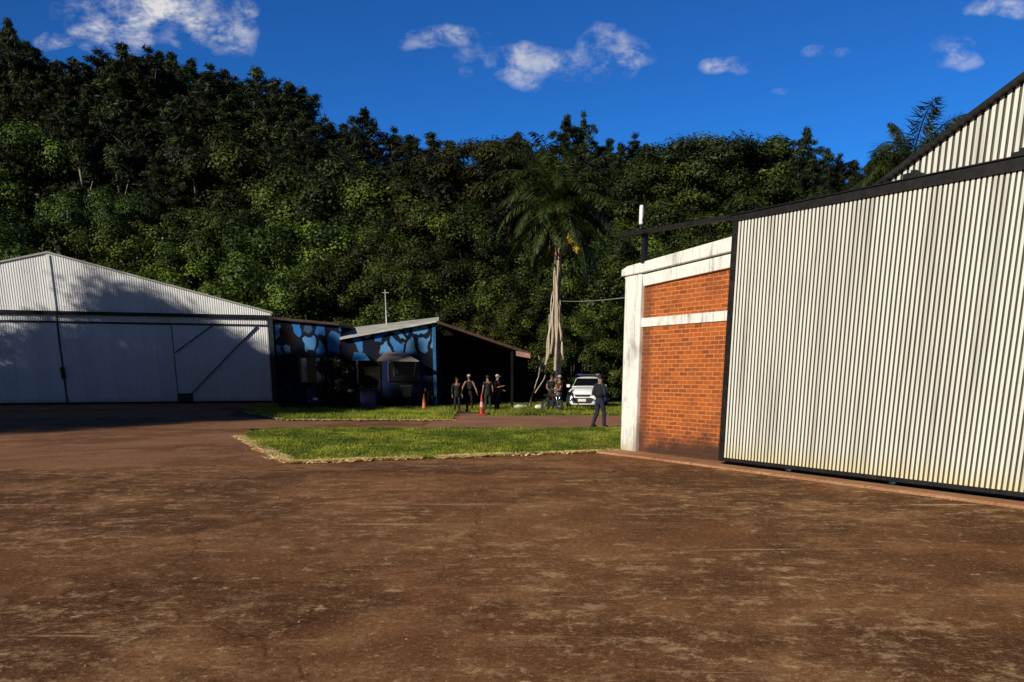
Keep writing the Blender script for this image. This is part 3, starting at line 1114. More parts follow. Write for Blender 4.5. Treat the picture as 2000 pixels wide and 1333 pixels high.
# bright bushes right behind the buildings (nearest tier)
for i, (px, top, Y, k) in enumerate([(585, 520, 60, 'bush'), (660, 480, 61, 'bush'), (735, 455, 62, 'broad'), (790, 520, 58, 'bush'), (850, 470, 60, 'broad'), (910, 390, 63, 'broad'), (985, 440, 60, 'broad'),
                                     (1040, 520, 57, 'bush'), (1135, 500, 58, 'bush'), (1185, 430, 61, 'broad'), (1240, 470, 58, 'bush'), (1300, 400, 62, 'broad'), (1380, 420, 60, 'broad'), (960, 600, 54, 'bush'),
                                     (1120, 610, 53, 'bush'), (1180, 590, 54, 'bush'), (1240, 600, 53, 'bush'), (1010, 590, 55, 'bush'), (450, 470, 77, 'broad'), (540, 500, 76, 'bush'), (380, 430, 77, 'bush'), (120, 350, 78, 'broad')]):
    plant_px(k, px, top, Y, '%s of the nearest tier %s' % (KN[k], zone(px)), '%ss, nearest tier %s' % (KN[k], zone(px)), i, 1.15)
# trees west of the apron whose shadow lies over the white hangar and the blue building
for (x, y, h, k, v, sx) in [(-46, 34, 13, 'broad', 0, 1.1), (-48, 30, 15.2, 'broad', 1, 1.1), (-45.5, 25.5, 15.8, 'broad', 2, 1.1), (-47, 20.5, 23.2, 'broad', 0, 1.15), (-46, 16, 25, 'broad', 1, 1.2), (-48, 12, 25, 'broad', 2, 1.1),
                            (-45.5, 7, 25.2, 'broad', 0, 1.1), (-47, 3.5, 26.4, 'pine', 1, 1.4), (-46, 0, 26.6, 'pine', 2, 1.4), (-48, 6, 26.4, 'pine', 3, 1.4), (-47, -2.5, 26.8, 'pine', 0, .9), (-46, -5.2, 29, 'pine', 1, .75),
                            (-49, 1.5, 26.4, 'broad', 1, 1.1), (-43.5, 27.2, 19.5, 'slim', 0, 1.1), (-43, 37, 10, 'broad', 1, 1.1)]:
    plant(k, x, y, h, 'tall tree west of the apron casting shade on the white hangar', 'trees west of the apron', v, sx)
for L in PROTO.values():
    for p, h0 in L:
        if not USED[id(p)]:
            for ch in list(p.children):
                bpy.data.objects.remove(ch)
            bpy.data.objects.remove(p)


# ------------------------------------------------------------------ palms
def frond(V, TT, base, dirv, L, droop, wid, rg, rach, plume=False):
    n = 16
    pts = []
    d = Vector(dirv).normalized()
    p = Vector(base)
    for i in range(n):
        pts.append(p.copy())
        d = (d + Vector((0, 0, -droop / n * (0.5 + 1.6 * i / n)))).normalized()
        p = p + d * (L / n)
    rach.tube(pts, [.035 * (1 - .8 * i / n) + .006 for i in range(n)], 5)
    for i in range(2, n):
        t = i / n
        dd = (pts[i] - pts[i - 1]).normalized()
        side = dd.cross(Vector((0, 0, 1)))
        if side.length < .1:
            side = Vector((1, 0, 0))
        side.normalize()
        for k in range(11 if plume else 6):
            for s in (-1, 1):
                a = pts[i] + dd * (rg.uniform(-.5, .5) * L / n)
                ll = wid * math.sin(math.pi * min(1, t * .85 + .12)) * rg.uniform(.75, 1.1)
                e = a + (side * s * (rg.uniform(.2, 1) if plume else .8) + dd * .45 + Vector((0, 0, rg.uniform(-1.7, .05) if plume else rg.uniform(-1.1, -.1)))).normalized() * ll
                w = dd * (.022 if plume else .035)
                m_ = a.lerp(e, .5)
                V += [a, m_ + w, e, m_ - w]
                TT += [min(1, max(0, rg.normal(.5, .25)))] * 4


def make_palm(label, base, Ht, nf, L, wid, seed, r0, skirt=True, fig=False):
    rg = np.random.default_rng(seed)
    root = thing('palm_tree', label, 'palm tree', base)
    mb = MB()
    pts = [(math.sin(i * .9) * .04, math.cos(i * .7) * .04, Ht * i / 9) for i in range(10)]
    mb.tube(pts, [r0 * (1.25 if i == 0 else 1) for i in range(10)], 12)
    mb.build('trunk', M['palmbark'], root)
    V, TT = [], []
    rach = MB()
    for i in range(nf):
        a = i * 2.399 + rg.normal(0, .15)
        el = 1.30 - 1.85 * i / nf + rg.normal(0, .2)
        frond(V, TT, (0, 0, Ht + .1 - .5 * i / nf), (math.cos(a) * math.cos(el), math.sin(a) * math.cos(el), math.sin(el)), L * rg.uniform(.65, 1.2), rg.uniform(1.0, 2.3), wid, rg, rach, fig)
    c = tri_mesh('crown', np.array([tuple(p) for p in V]), 4, M['palmleaf'], np.array(TT))
    c.parent = root
    rach.build('frond_stalks', M['palmleaf'], c)
    if skirt:
        V, TT = [], []
        for i in range(26):
            a = rg.uniform(0, 6.283)
            z = Ht - rg.uniform(0, 1.0)
            x, y = math.cos(a) * r0, math.sin(a) * r0
            ll = rg.uniform(.8, 2.2)
            for k in range(5):
                q = a + rg.normal(0, .4)
                e = Vector((x + math.cos(q) * ll * .28, y + math.sin(q) * ll * .28, z - ll))
                s = Vector((-math.sin(a), math.cos(a), 0)) * .05
                m2 = Vector((x, y, z)).lerp(e, .5) + Vector((math.cos(q), math.sin(q), 0)) * .12
                V += [Vector((x, y, z)), m2 + s, e, m2 - s]
                TT += [rg.uniform(0, 1)] * 4
        s = tri_mesh('dead_frond_skirt', np.array([tuple(p) for p in V]), 4, M['deadleaf'], np.array(TT))
        s.parent = root
    return root, rg


PB = at(1086, 797, 44)
PB.z = 0
palm_top = at(1086, 400, 44).z
palm, prg = make_palm('tall palm with drooping dark crown and pale roots down its trunk', PB, palm_top, 48, 4.3, .9, 3, .20)
# strangler roots: pale ribbons that come together up the trunk and stand apart below
for k, (x0, x1, ztop, zb, yy) in enumerate([(1069, 1079, 6.2, 2.6, -.28), (1084, 1090, 8.8, .0, -.36), (1089, 1085, 7.0, .3, -.30), (1100, 1093, 6.0, 2.6, -.24), (1064, 1075, 5.0, 1.9, -.16), (1076, 1083, 7.4, 2.9, -.33), (1095, 1089, 6.4, 3.6, -.32)]):
    mb = MB()
    a = at(x0, 700, 44).x - PB.x
    b = at(x1, 500, 44).x - PB.x
    P, RR = [], []
    for i in range(9):
        t = i / 8
        P.append((a + (b - a) * t ** .8 + .035 * math.sin(i * 1.7 + k), yy + .03 * math.sin(i * 2.1 + k), zb + (ztop - zb) * t))
        RR.append((.085 if k in (1, 2) else .07) * (1 - .6 * t) * (.75 if i == 0 else 1))
    mb.tube(P, RR, 7)
    mb.build('root', M['root'], palm)
V, T_ = leaf_cloud([(.60, -2.6, at(1112, 470, 41.4).z, .30), (.80, -2.6, at(1119, 486, 41.4).z, .24), (.50, -2.5, at(1105, 462, 41.4).z, .2)], .07, 1500, 1.0, 1, .2, .2, prg, .6)
c = tri_mesh('yellow_fruit_cluster', V, 4, M['yellowleaf'], T_)
c.parent = palm
mb = MB()
mb.tube([(.15, -.1, palm_top - 1.1), (.45, -1.4, palm_top - .7), (.60, -2.6, at(1112, 462, 41.4).z)], [.04, .035, .02], 6)
mb.build('fruit_stalk', M['palmbark'], palm)
p2 = at(1778, 330, 34)
make_palm('feathery palm top showing over the striped gable against the sky', (p2.x, 34, 0), p2.z, 34, 3.1, .9, 8, .2, False, True)

# dead branch leaning at the palm foot
db = thing('dead_branch', 'bleached dead branches leaning beside the palm foot', 'branch', (at(1048, 790, 42.5).x, 42.5, 0))
mb = MB()
for pth in [[(1040, 770), (1052, 735), (1062, 700)], [(1045, 768), (1062, 742), (1068, 725)], [(1052, 735), (1055, 712), (1052, 695)], [(1034, 795), (1040, 770), (1046, 755)]]:
    mb.tube([at(x, y, 42.5 + .1 * i) for i, (x, y) in enumerate(pth)], [.035, .028, .015], 6)
mb.build('branch_wood', M['bone'], db, True)


# ------------------------------------------------------------------ right hangar
p0, q0 = gp(1210, 882), gp(2000, 982)
W = (q0 - p0).normalized()
rz = math.atan2(W.y, W.x)
HG = thing('hangar', 'large cream striped hangar with orange brick side bay and black rail', 'hangar', (p0.x, p0.y, 0), rz)
Nin = Vector((-W.y, W.x, 0))


def ribs(mb, s0, s1, z0, ztop, y, pitch, depth, ridge=.42, side=.14, zseg=5, wob=.004, seed=0, two=True, smooth=False):
    """corrugated sheet in the x-z plane, ridges toward -y; ztop(s) gives the top"""
    prof = []
    s = s0
    while s < s1:
        for u, d in ((0, 0), (side, 1), (side + ridge, 1), (2 * side + ridge, 0)):
            prof.append((s + u * pitch, d))
        s += pitch
    prof.append((s, 0))
    V, Fc, Mi = [], [], []
    for (x, d) in prof:
        zt = ztop(x)
        for k in range(zseg + 1):
            z = z0 + (zt - z0) * k / zseg
            w = wob * mnoise.noise((x * .9 + seed, z * .8, seed))
            V.append((x, y - d * depth + w * 2, z))
    n = zseg + 1
    for i in range(len(prof) - 1):
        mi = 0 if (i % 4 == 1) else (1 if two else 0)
        for k in range(zseg):
            Fc.append((i * n + k, (i + 1) * n + k, (i + 1) * n + k + 1, i * n + k + 1))
            Mi.append(mi)
    o = len(mb.v)
    mb.v += V
    for f, mi in zip(Fc, Mi):
        mb.f.append(tuple(a + o for a in f))
        mb.m.append(mi)
        mb.s.append(smooth)


SRIDGE = 15.0


def gab(s):
    r = 4.82 + .484 * (s - 6.3)
    top = 4.82 + .484 * (SRIDGE - 6.3)
    if s > SRIDGE:
        r = top - .484 * (s - SRIDGE)
    return max(4.45, r)


def dtop(s):
    return 4.655 - .024 * (min(s, 10) - 3.3)


# brick bay
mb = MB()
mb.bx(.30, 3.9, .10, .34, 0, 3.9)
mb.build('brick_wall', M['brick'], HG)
mb = MB()
mb.prism([(.02, 0.0), (.56, 0.0), (.56, 3.98), (.50, 4.05), (.0, 4.02)], 0.0, .42)
bevel(mb.build('corner_column', M['white'], HG), .025)
mb = MB()
mb.prism([(-.05, 4.02), (-.03, 3.93), (.58, 3.93), (.60, 3.72), (3.9, 3.88), (3.9, 4.14), (.6, 3.97)], .02, .40)
bevel(mb.build('lintel_beam', M['white'], HG), .012)
mb = MB()
mb.prism([(-.07, 3.985), (.6, 4.0), (3.9, 4.16), (3.9, 4.45), (.12, 4.19), (-.07, 4.13)], -.06, .46)
bevel(mb.build('cornice', M['white'], HG), .02)
mb = MB()
mb.bx(.50, 3.9, .06, .12, 2.85, 3.04)
mb.build('white_band', M['white'], HG)
# side and back of the bay, flat roof
mb = MB()
mb.bx(.04, .28, .43, 22, 0, 3.93)
mb.bx(.28, 3.9, 21.7, 22, 0, 3.93)
mb.build('side_wall', M['white'], HG)
mb = MB()
mb.bx(-.05, 4.2, .47, 22.2, 3.95, 4.12)
mb.build('bay_roof', M['fibro'], HG)

# sliding door leaf
DS0, DS1 = 3.36, 9.75
mb = MB()
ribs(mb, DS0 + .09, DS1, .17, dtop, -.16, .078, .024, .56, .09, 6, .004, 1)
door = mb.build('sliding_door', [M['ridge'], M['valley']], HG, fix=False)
mb = MB()
mb.bx(DS0 - .04, DS0 + .085, -.20, -.06, .10, 4.66)
mb.bx(DS0 + .085, DS1, -.185, -.08, .10, .168)
mb.bx(DS0 + .085, DS1, -.13, -.07, 2.3, 2.4)
mb.build('door_frame', M['black'], door)
for s in (5.0, 7.05, 9.2):
    mb = MB()
    mb.lathe([(.0, -.03), (.06, -.03), (.06, .03), (.0, .03)], (s, -.13, .075), 14, axis='y')
    mb.build('roller', M['dsteel'], door)
mb = MB()
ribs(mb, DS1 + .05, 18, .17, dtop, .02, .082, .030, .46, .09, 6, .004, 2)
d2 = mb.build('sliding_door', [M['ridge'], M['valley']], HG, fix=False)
mb = MB()
mb.bx(DS1 + .05, 18, .05, .10, .065, .165)
mb.build('door_frame', M['black'], d2)
mb = MB()
mb.bx(DS0, 24, -.21, -.05, .0, .045)
mb.build('floor_track', M['black'], HG)
# gable sheeting
mb = MB()
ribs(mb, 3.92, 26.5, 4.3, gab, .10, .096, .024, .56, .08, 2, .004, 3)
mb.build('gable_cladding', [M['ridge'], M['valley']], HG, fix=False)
mb = MB()
mb.bx(18.05, 26.5, .10, .3, 0, 4.3)
mb.build('front_wall', M['ridge'], HG)
mb = MB()
ztop = gab(SRIDGE)
gl = lambda q: 4.82 + .484 * (q - 6.3)
mb.prism([(4.2, gl(4.2)), (SRIDGE, ztop), (SRIDGE, ztop + .06), (4.2, gl(4.2) + .06)], -.05, 22)
mb.prism([(SRIDGE + .001, ztop), (26.8, ztop - .484 * 11.8), (26.8, ztop - .484 * 11.8 + .06), (SRIDGE + .001, ztop + .06)], -.05, 22)
mb.build('roof', M['black'], HG)
mb = MB()
mb.bx(26.2, 26.5, .3, 22, 0, ztop - .484 * 11.6)
mb.build('far_wall', M['ridge'], HG)
# the rail the leaves hang from, with hood, brackets and the post at its free end
rail = MB()
rail.prism([(-.02, 4.81), (3.3, 4.68), (3.3, 4.757), (-.02, 4.885)], -.25, -.10)
rail.prism([(3.3, 4.63), (10, 4.47), (24, 4.47), (24, 4.655), (10, 4.655), (3.3, 4.735)], -.22, .06)
rail.prism([(3.3, 4.738), (10, 4.658), (24, 4.658), (24, 4.675), (10, 4.675), (3.3, 4.755)], -.25, .09)
rl = rail.build('door_rail', M['black'], HG)
for s in (6.78, 8.34, 11, 13.6):
    mb = MB()
    mb.bx(s - .11, s + .11, -.16, .04, dtop(s) + .145, dtop(s) + .23)
    mb.bx(s - .03, s + .03, -.10, .06, dtop(s) + .23, dtop(s) + .28)
    mb.build('bracket', M['black'], rl)
mb = MB()
mb.bx(.62, .71, -.095, .03, 4.2, 4.86)
mb.bx(.56, .76, -.055, .10, 4.17, 4.22)
mb.build('rail_post', M['black'], HG)
# lamp tube standing on the rail
lp = p0 + W * .62 + Nin * (-.12)
lt = thing('lamp_tube', 'white upright tube standing on the free end of the black rail', 'lamp', (lp.x, lp.y, 4.85), rz)
mb = MB()
mb.lathe([(0, .14), (.043, .14), (.046, .17), (.046, .49), (.038, .53), (0, .54)], n=14)
mb.build('tube', M['tubewhite'], lt)
mb = MB()
mb.lathe([(0, 0), (.04, 0), (.035, .14), (0, .141)], n=10)
mb.bar((.055, 0, .2), (.11, 0, .34), .03)
mb.bar((.11, 0, .34), (.11, 0, .45), .03)
mb.build('holder', M['black'], lt)
# walkway in front of the hangar
wa = [p0 + W * s + Nin * y for s, y in ((-1.4, .3), (26, .3), (26, -.62), (1.5, -.62), (-.4, -.75), (-1.4, -.3))]
sheet('walkway', wa, .045, M['kerbwalk'], 'structure', .06)

# ------------------------------------------------------------------ left hangar
a0, b0 = gp(0, 791), gp(538, 785.8)
u = (b0 - a0).normalized()
rl2 = math.atan2(u.y, u.x)
LH = thing('hangar', 'white corrugated hangar with low gable and braced sliding doors', 'hangar', (b0.x, b0.y, 0), rl2)
HWID = 12.5
EAVE, RIDGE = 5.75, 8.9


def lg(x):
    return RIDGE - (RIDGE - EAVE) * abs(x + HWID) / HWID


mb = MB()
ribs(mb, -2 * HWID, -.02, 5.30, lg, .06, .135, .018, .40, .12, 2, .006, 7, False)
mb.build('gable_cladding', M['lridge'], LH, fix=False)
mb = MB()
mb.prism([(-2 * HWID - .2, EAVE - .06), (-HWID, RIDGE - .01), (.2, EAVE - .06), (.2, EAVE + .04), (-HWID, RIDGE + .09), (-2 * HWID - .2, EAVE + .04)], -.03, 19)
mb.build('roof', M['zincroof'], LH)
mb = MB()
mb.bx(-.25, 0, .2, 18.8, 0, EAVE - .08)
mb.bx(-2 * HWID, -2 * HWID + .25, .2, 18.8, 0, EAVE - .08)
mb.bx(-2 * HWID + .25, -.25, 18.5, 18.8, 0, EAVE - .08)
mb.build('side_wall', M['lridge'], LH)
mb = MB()
mb.prism([(-HWID - .08, 5.5), (-HWID + .08, 5.5), (-HWID + .08, RIDGE - .1), (-HWID - .08, RIDGE - .1)], -.03, .0)
mb.build('joint_strip', M['lridge'], LH)
mb = MB()
mb.bx(-2 * HWID, .1, -.28, .02, 5.36, 5.56)
mb.build('door_rail', M['black'], LH)
mb = MB()
mb.bx(-.10, .16, -.20, .1, 0, 5.3)
mb.build('end_post', M['dsteel'], LH)
xs_ = [-2 * HWID, -18.4, -12.42, -5.98, -.12]
for i in range(4):
    x0, x1 = xs_[i] + .015, xs_[i + 1] - .015
    yo = -.10 if i % 2 else -.02
    mb = MB()
    ribs(mb, x0, x1 - .05, .10, lambda s: 4.96, yo, .135, .018, .42, .12, 2, .01, i * 3.3, False)
    dl = mb.build('sliding_door', M['lridge'], LH, fix=False)
    mb = MB()
    mb.bx(x0, x1, yo - .055, yo - .005, 4.86, 4.96)
    mb.bx(x1 - .03, x1 + .02, yo - .045, yo - .001, .1, 4.86)
    mb.build('door_frame', M['dsteel'], dl)
    mb = MB()
    ribs(mb, x0, x1 - .05, 4.985, lambda s: 5.35, yo + .02, .135, .03, .42, .12, 1, .006, i * 1.3, False)
    mb.build('head_panel', M['lridge'], dl, fix=False)
    if i == 3:
        for (c0, c1) in (((x0 + .02, 3.15), (x0 + 2.4, 4.86)), ((x0 + .75, .55), (x0 + 5.1, 4.86))):
            mb = MB()
            mb.bar((c0[0], yo - .075, c0[1]), (c1[0], yo - .075, c1[1]), .11, .05)
            mb.build('diagonal_brace', M['dsteel'], dl)
        mb = MB()
        mb.bx(x0 - .05, x0 + .85, yo - .12, yo - .06, .08, .62)
        mb.build('foot_plate', M['dsteel'], dl)
    if i == 1:
        mb = MB()
        mb.bx(x1 - .12, x1 + .12, yo - .12, yo - .06, 1.55, 2.25)
        mb.bx(x1 - .03, x1 + .15, yo - .16, yo - .12, 1.65, 1.85)
        mb.build('latch', M['darkred'], dl)

# ------------------------------------------------------------------ blue painted building
BB = thing('painted_building', 'low building with blue and dark camouflage mural and pale sheet roof', 'building', (-8, 41.5, 0))


def W_(px, py, Y):
    return at(px, py, Y)


xl, xm, xr = at(541, 700, 41.5).x, at(664, 700, 41.5).x, at(851, 700, 41.5).x
zl0, zl1 = at(541, 624, 41.5).z, at(664, 636, 41.5).z
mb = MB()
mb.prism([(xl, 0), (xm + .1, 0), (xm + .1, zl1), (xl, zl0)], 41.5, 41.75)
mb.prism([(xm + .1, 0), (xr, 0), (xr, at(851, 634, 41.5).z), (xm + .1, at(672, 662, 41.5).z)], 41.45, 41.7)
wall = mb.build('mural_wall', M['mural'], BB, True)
mb = MB()
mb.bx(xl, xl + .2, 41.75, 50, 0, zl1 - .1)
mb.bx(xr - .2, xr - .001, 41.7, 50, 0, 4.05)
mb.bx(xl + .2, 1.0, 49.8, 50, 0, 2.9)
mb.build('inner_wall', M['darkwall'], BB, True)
mb = MB()
mb.slab([(xl - .2, 41.2, zl0 + .12), (xm + .1, 41.2, zl1 + .1), (xm + .1, 50, zl1 + .1), (xl - .2, 50, zl0 + .12)], .12)
mb.build('flat_roof', M['darkred'], BB, True)
mb = MB()
mb.slab([at(664, 660, 41.1), at(857, 625, 41.1), at(857, 619.5, 46), at(656, 644, 46)], .10)
mb.build('pale_roof', M['fibro'], BB, True)
mb = MB()
r0_, r1_ = at(853, 626, 41.0), at(1034, 688, 41.0)
mb.slab([r0_, r1_, (r1_.x, 50, r1_.z), (r0_.x, 50, r0_.z)], .14)
rr_ = mb.build('porch_roof', M['darkred'], BB, True)
mb = MB()
e0, e1 = at(1008, 685, 40.95), at(1036, 691, 40.95)
mb.add([e0 + Vector((0, 0, -.02)), e1 + Vector((0, 0, 0)), e1 + Vector((0, 0, -.24)), e0 + Vector((0, 0, -.26)),
        e0 + Vector((0, .06, -.02)), e1 + Vector((0, .06, 0)), e1 + Vector((0, .06, -.24)), e0 + Vector((0, .06, -.26))],
       [(0, 1, 2, 3), (7, 6, 5, 4), (0, 4, 5, 1), (1, 5, 6, 2), (2, 6, 7, 3), (3, 7, 4, 0)])
mb.build('roof_end_board', M['pinkend'], rr_)
bpy.data.objects[rr_.name].children[0].location = -BB.location
for px in (1000,):
    mb = MB()
    x = at(px, 700, 41.3).x
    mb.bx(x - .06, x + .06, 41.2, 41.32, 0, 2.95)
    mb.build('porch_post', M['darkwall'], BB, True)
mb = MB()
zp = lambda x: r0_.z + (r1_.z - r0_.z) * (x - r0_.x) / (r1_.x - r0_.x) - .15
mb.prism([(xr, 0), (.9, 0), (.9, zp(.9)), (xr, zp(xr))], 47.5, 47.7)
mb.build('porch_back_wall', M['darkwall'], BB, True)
mb = MB()
mb.bx(xr - .13, xr + .03, 41.38, 41.448, 0, at(851, 634, 41.5).z)
mb.build('corner_post', M['bluepaint'], BB, True)
# openings
mb = MB()
x0, x1 = at(583, 700, 41.4).x, at(632, 700, 41.4).x
z0, z1 = at(600, 748, 41.4).z, at(600, 699, 41.4).z
mb.bx(x0, x1, 41.40, 41.495, z0, z1)
wn = mb.build('window', M['glass'], BB, True)
mb = MB()
for px, w_ in ((593, .26), (621, .22)):
    x = at(px, 700, 41.4).x
    mb.bx(x - w_ / 2, x + w_ / 2, 41.375, 41.398, z0 + .05, z1 - .03)
o = mb.build('curtain', M['curtain'], wn)
o.location = -BB.location
mb = MB()
x0, x1 = at(757, 700, 41.3).x, at(818, 700, 41.3).x
z0, z1 = 1.45, at(800, 706, 41.3).z
mb.bx(x0, x1, 41.36, 41.445, z0, z1)
wn = mb.build('window', M['glass'], BB, True)
mb = MB()
for xx in (x0, x1):
    mb.bx(xx - .04, xx + .04, 41.31, 41.357, z0, z1)
mb.bx(x0 + .04, x1 - .04, 41.31, 41.357, z1 - .08, z1)
o = mb.build('window_frame', M['navy'], wn)
o.location = -BB.location
mb = MB()
x0, x1 = at(699, 700, 41.4).x, at(742, 700, 41.4).x
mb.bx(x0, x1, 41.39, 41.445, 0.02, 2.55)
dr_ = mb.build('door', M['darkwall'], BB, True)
mb = MB()
mb.bx(x0 - .10, x0 - .002, 41.36, 41.44, .02, 2.6)
o = mb.build('door_jamb', M['curtain'], dr_)
o.location = -BB.location
# awning
mb = MB()
aw = [at(736, 704, 40.2), at(818, 705, 40.2), at(788, 689, 41.44), at(752, 688, 41.44)]
mb.slab(aw, .05)
awn = mb.build('awning', M['awning'], BB, True)
mb = MB()
for qa, qb in (((766, 704), (770, 736)), ((812, 705), (808, 736))):
    mb = MB()
    mb.bar(at(*qa, 40.4), at(*qb, 41.4), .05)
    o = mb.build('awning_brace', M['curtain'], awn)
    o.location = -BB.location
mb = MB()
mb.slab([at(688, 703, 40.9), at(722, 703, 40.9), at(712, 690, 41.44), at(692, 688, 41.44)], .04)
mb.build('door_canopy', M['bluepaint'], BB, True)
# mast on the roof
mp = at(752, 640, 45)
ms = thing('mast', 'thin pale mast standing behind the pale sheet roof', 'mast', (mp.x, 45.5, 0))
mb = MB()
mb.tube([(0, 0, 0), (.02, 0, 4), (0, 0, at(752, 566, 45.5).z)], [.05, .045, .03], 8)
mb.build('pole', M['galv'], ms)
mb = MB()
mb.bar((-.15, 0, at(752, 572, 45.5).z), (.2, 0, at(752, 572, 45.5).z), .03)
mb.build('cross_arm', M['galv'], ms)


# ------------------------------------------------------------------ small things by the blue building
def shrub(px, py, Y, Ht, Rr, label, n=26, seed=0):
    rg = np.random.default_rng(seed)
    b = at(px, py, Y)
    root = thing('shrub', label, 'shrub', (b.x, Y, 0))
    cl = []
    for i in range(n):
        a = rg.uniform(0, 6.283)
        t = rg.uniform(.08, 1)
        q = Rr * math.sqrt(rg.uniform(0, 1)) * math.sin(math.pi * (.25 + .62 * t))
        cl.append((math.cos(a) * q, math.sin(a) * q, Ht * t * .92, Rr * rg.uniform(.22, .36)))
    V, T_ = leaf_cloud(cl, .075, 420, 1.2, .85, .5, .3, rg, .45)
    c = tri_mesh('foliage', V, 4, M['shrubdark'], T_)
    c.parent = root
    mb = MB()
    for k in range(5):
        a = k * 1.3
        mb.tube([(.05 * math.cos(a), .05 * math.sin(a), 0), (.2 * Rr * math.cos(a), .2 * Rr * math.sin(a), Ht * .4), (.5 * Rr * math.cos(a), .5 * Rr * math.sin(a), Ht * .8)], [.035, .028, .012], 6)
    mb.build('stem', M['bark'], root)


shrub(655, 795, 40.4, 2.9, 1.15, 'large dark shrub in front of the mural near the blue drum', 34, 1)
shrub(700, 797, 40.7, 1.5, .55, 'low dark shrub between the large shrub and the blue box', 18, 2)
shrub(560, 797, 41.0, 1.0, .6, 'small dark shrub at the corner beside the white hangar', 16, 3)
shrub(835, 797, 40.9, 1.2, .45, 'narrow dark shrub under the right corner of the mural', 16, 4)

b = at(618, 796, 40.2)
dm = thing('drum', 'blue plastic water drum with domed top by the mural', 'drum', (b.x, 40.2, 0))
mb = MB()
mb.lathe([(0, 0), (.40, 0), (.43, .05), (.43, .35), (.45, .38), (.43, .41), (.43, .72), (.45, .75), (.43, .78), (.42, .98), (.33, 1.15), (.18, 1.24), (.12, 1.25)], n=22)
mb.build('shell', M['plastic_blue'], dm)
mb = MB()
mb.lathe([(0, 1.24), (.13, 1.24), (.13, 1.32), (0, 1.33)], n=16)
mb.build('lid', M['plastic_blue'], dm)
mb = MB()
mb.box((.08, -.445, .60), (.24, .02, .13))
mb.build('drum_label', M['offwhite'], dm)
b = at(722, 796, 40.2)
bn = thing('bin', 'square blue bin with sloped lid beside the mural door', 'bin', (b.x, 40.2, 0))
mb = MB()
mb.box((0, 0, .52), (.78, .6, 1.0), taper=1.1)
bevel(mb.build('tub', M['plastic_blue'], bn), .04)
mb = MB()
mb.prism([(-.46, 1.025), (.46, 1.025), (.44, 1.1), (-.44, 1.12)], -.36, .36)
bevel(mb.build('lid', M['plastic_blue'], bn), .02)
b = at(795, 796, 40.3)
st = thing('plant_stand', 'dark stand carrying the pale flowerpot under the awning', 'stand', (b.x, 40.3, 0))
mb = MB()
mb.bx(-.3, .3, -.25, .25, .60, .66)
mb.build('stand_top', M['darkwall'], st)
for sx_ in (-.26, .26):
    for sy_ in (-.21, .21):
        mb = MB()
        mb.bx(sx_ - .03, sx_ + .03, sy_ - .03, sy_ + .03, 0, .6)
        mb.build('leg', M['darkwall'], st)
pt = thing('flowerpot', 'wide pale flowerpot standing on the dark stand', 'flowerpot', (b.x, 40.3, .662))
mb = MB()
mb.lathe([(0, 0), (.20, 0), (.24, .2), (.31, .52), (.34, .54), (.34, .62), (.30, .62), (.27, .54), (0, .54)], n=22)
mb.build('pot_body', M['pot'], pt)
mb = MB()
mb.lathe([(0, .56), (.26, .555)], n=16)
mb.build('soil', M['darkwall'], pt)
b = at(684, 757, 40.0)
bw = thing('basin', 'small pale basin hanging among the dark shrubs', 'basin', (b.x, 40.05, .9))
mb = MB()
mb.lathe([(0, 0), (.10, .01), (.17, .08), (.19, .16), (.20, .17), (.17, .16), (.1, .05), (0, .03)], n=18)
mb.build('bowl', M['pot'], bw)
mb = MB()
mb.tube([(0, 0, 0), (0, 0, -.9)], .03, 8)
mb.build('basin_post', M['darkwall'], bw)


def cone(px, py, Ht, r, label, body, band, thin=False):
    b = gp(px, py)
    root = thing('traffic_cone', label, 'cone', (b.x, b.y, 0))
    mb = MB()
    mb.box((0, 0, .025), (r * 2.3, r * 2.3, .05))
    bevel(mb.build('base', body, root), .012)
    f = lambda z: r * (1 - .82 * z / Ht)
    mb = MB()
    mb.lathe([(f(.05), .051), (f(Ht * .38), Ht * .38)], n=20)
    mb.build('cone_body', body, root)
    mb = MB()
    mb.lathe([(f(Ht * .62), Ht * .62), (f(Ht), Ht), (f(Ht) * .6, Ht + .01), (0, Ht + .01)], n=20)
    mb.build('cone_tip', body, root)
    mb = MB()
    mb.lathe([(f(Ht * .38) + .003, Ht * .38), (f(Ht * .62) + .003, Ht * .62)], n=20)
    mb.build('band', band, root)


cone(941, 811, .95, .13, 'tall red cone with pale band on the dirt lane', M['redcone'], M['pinkband'])
cone(828.5, 803, .82, .13, 'slim orange cone on the grass before the mural', M['orange'], M['orange'])


def sack(px, py, Y, sx_, sz_, label, seed):
    b = at(px, py, Y)
    root = thing('sack', label, 'sack', (b.x, Y, 0), .3)
    mb = MB()
    n, k = 14, 8
    V, Fc = [], []
    for j in range(k + 1):
        ph = math.pi * j / k
        for i in range(n):
            t = 6.283 * i / n
            w = 1 + .22 * mnoise.noise((math.cos(t) * 1.5 + seed, math.sin(t) * 1.5, ph * 1.2))
            V.append((math.sin(ph) * math.cos(t) * sx_ * w, math.sin(ph) * math.sin(t) * sx_ * .55 * w, sz_ * .5 * (1 - math.cos(ph)) * w))
    for j in range(k):
        for i in range(n):
            i2 = (i + 1) % n
            Fc.append((j * n + i, j * n + i2, (j + 1) * n + i2, (j + 1) * n + i))
    mb.add(V, Fc, 0, True)
    mb.build('bag', M['sack'], root)
    mb = MB()
    mb.tube([(sx_ * .8, 0, sz_ * .55), (sx_ * 1.05, 0, sz_ * .75), (sx_ * 1.2, .02, sz_ * .68)], [.06, .035, .06], 8)
    mb.build('tied_neck', M['sack'], root)


sack(1013, 797, 40.6, .36, .28, 'long white sack lying on the grass right of the people', 1)
sack(1052, 796, 40.8, .20, .27, 'small round white sack left of the motorcycle', 5)

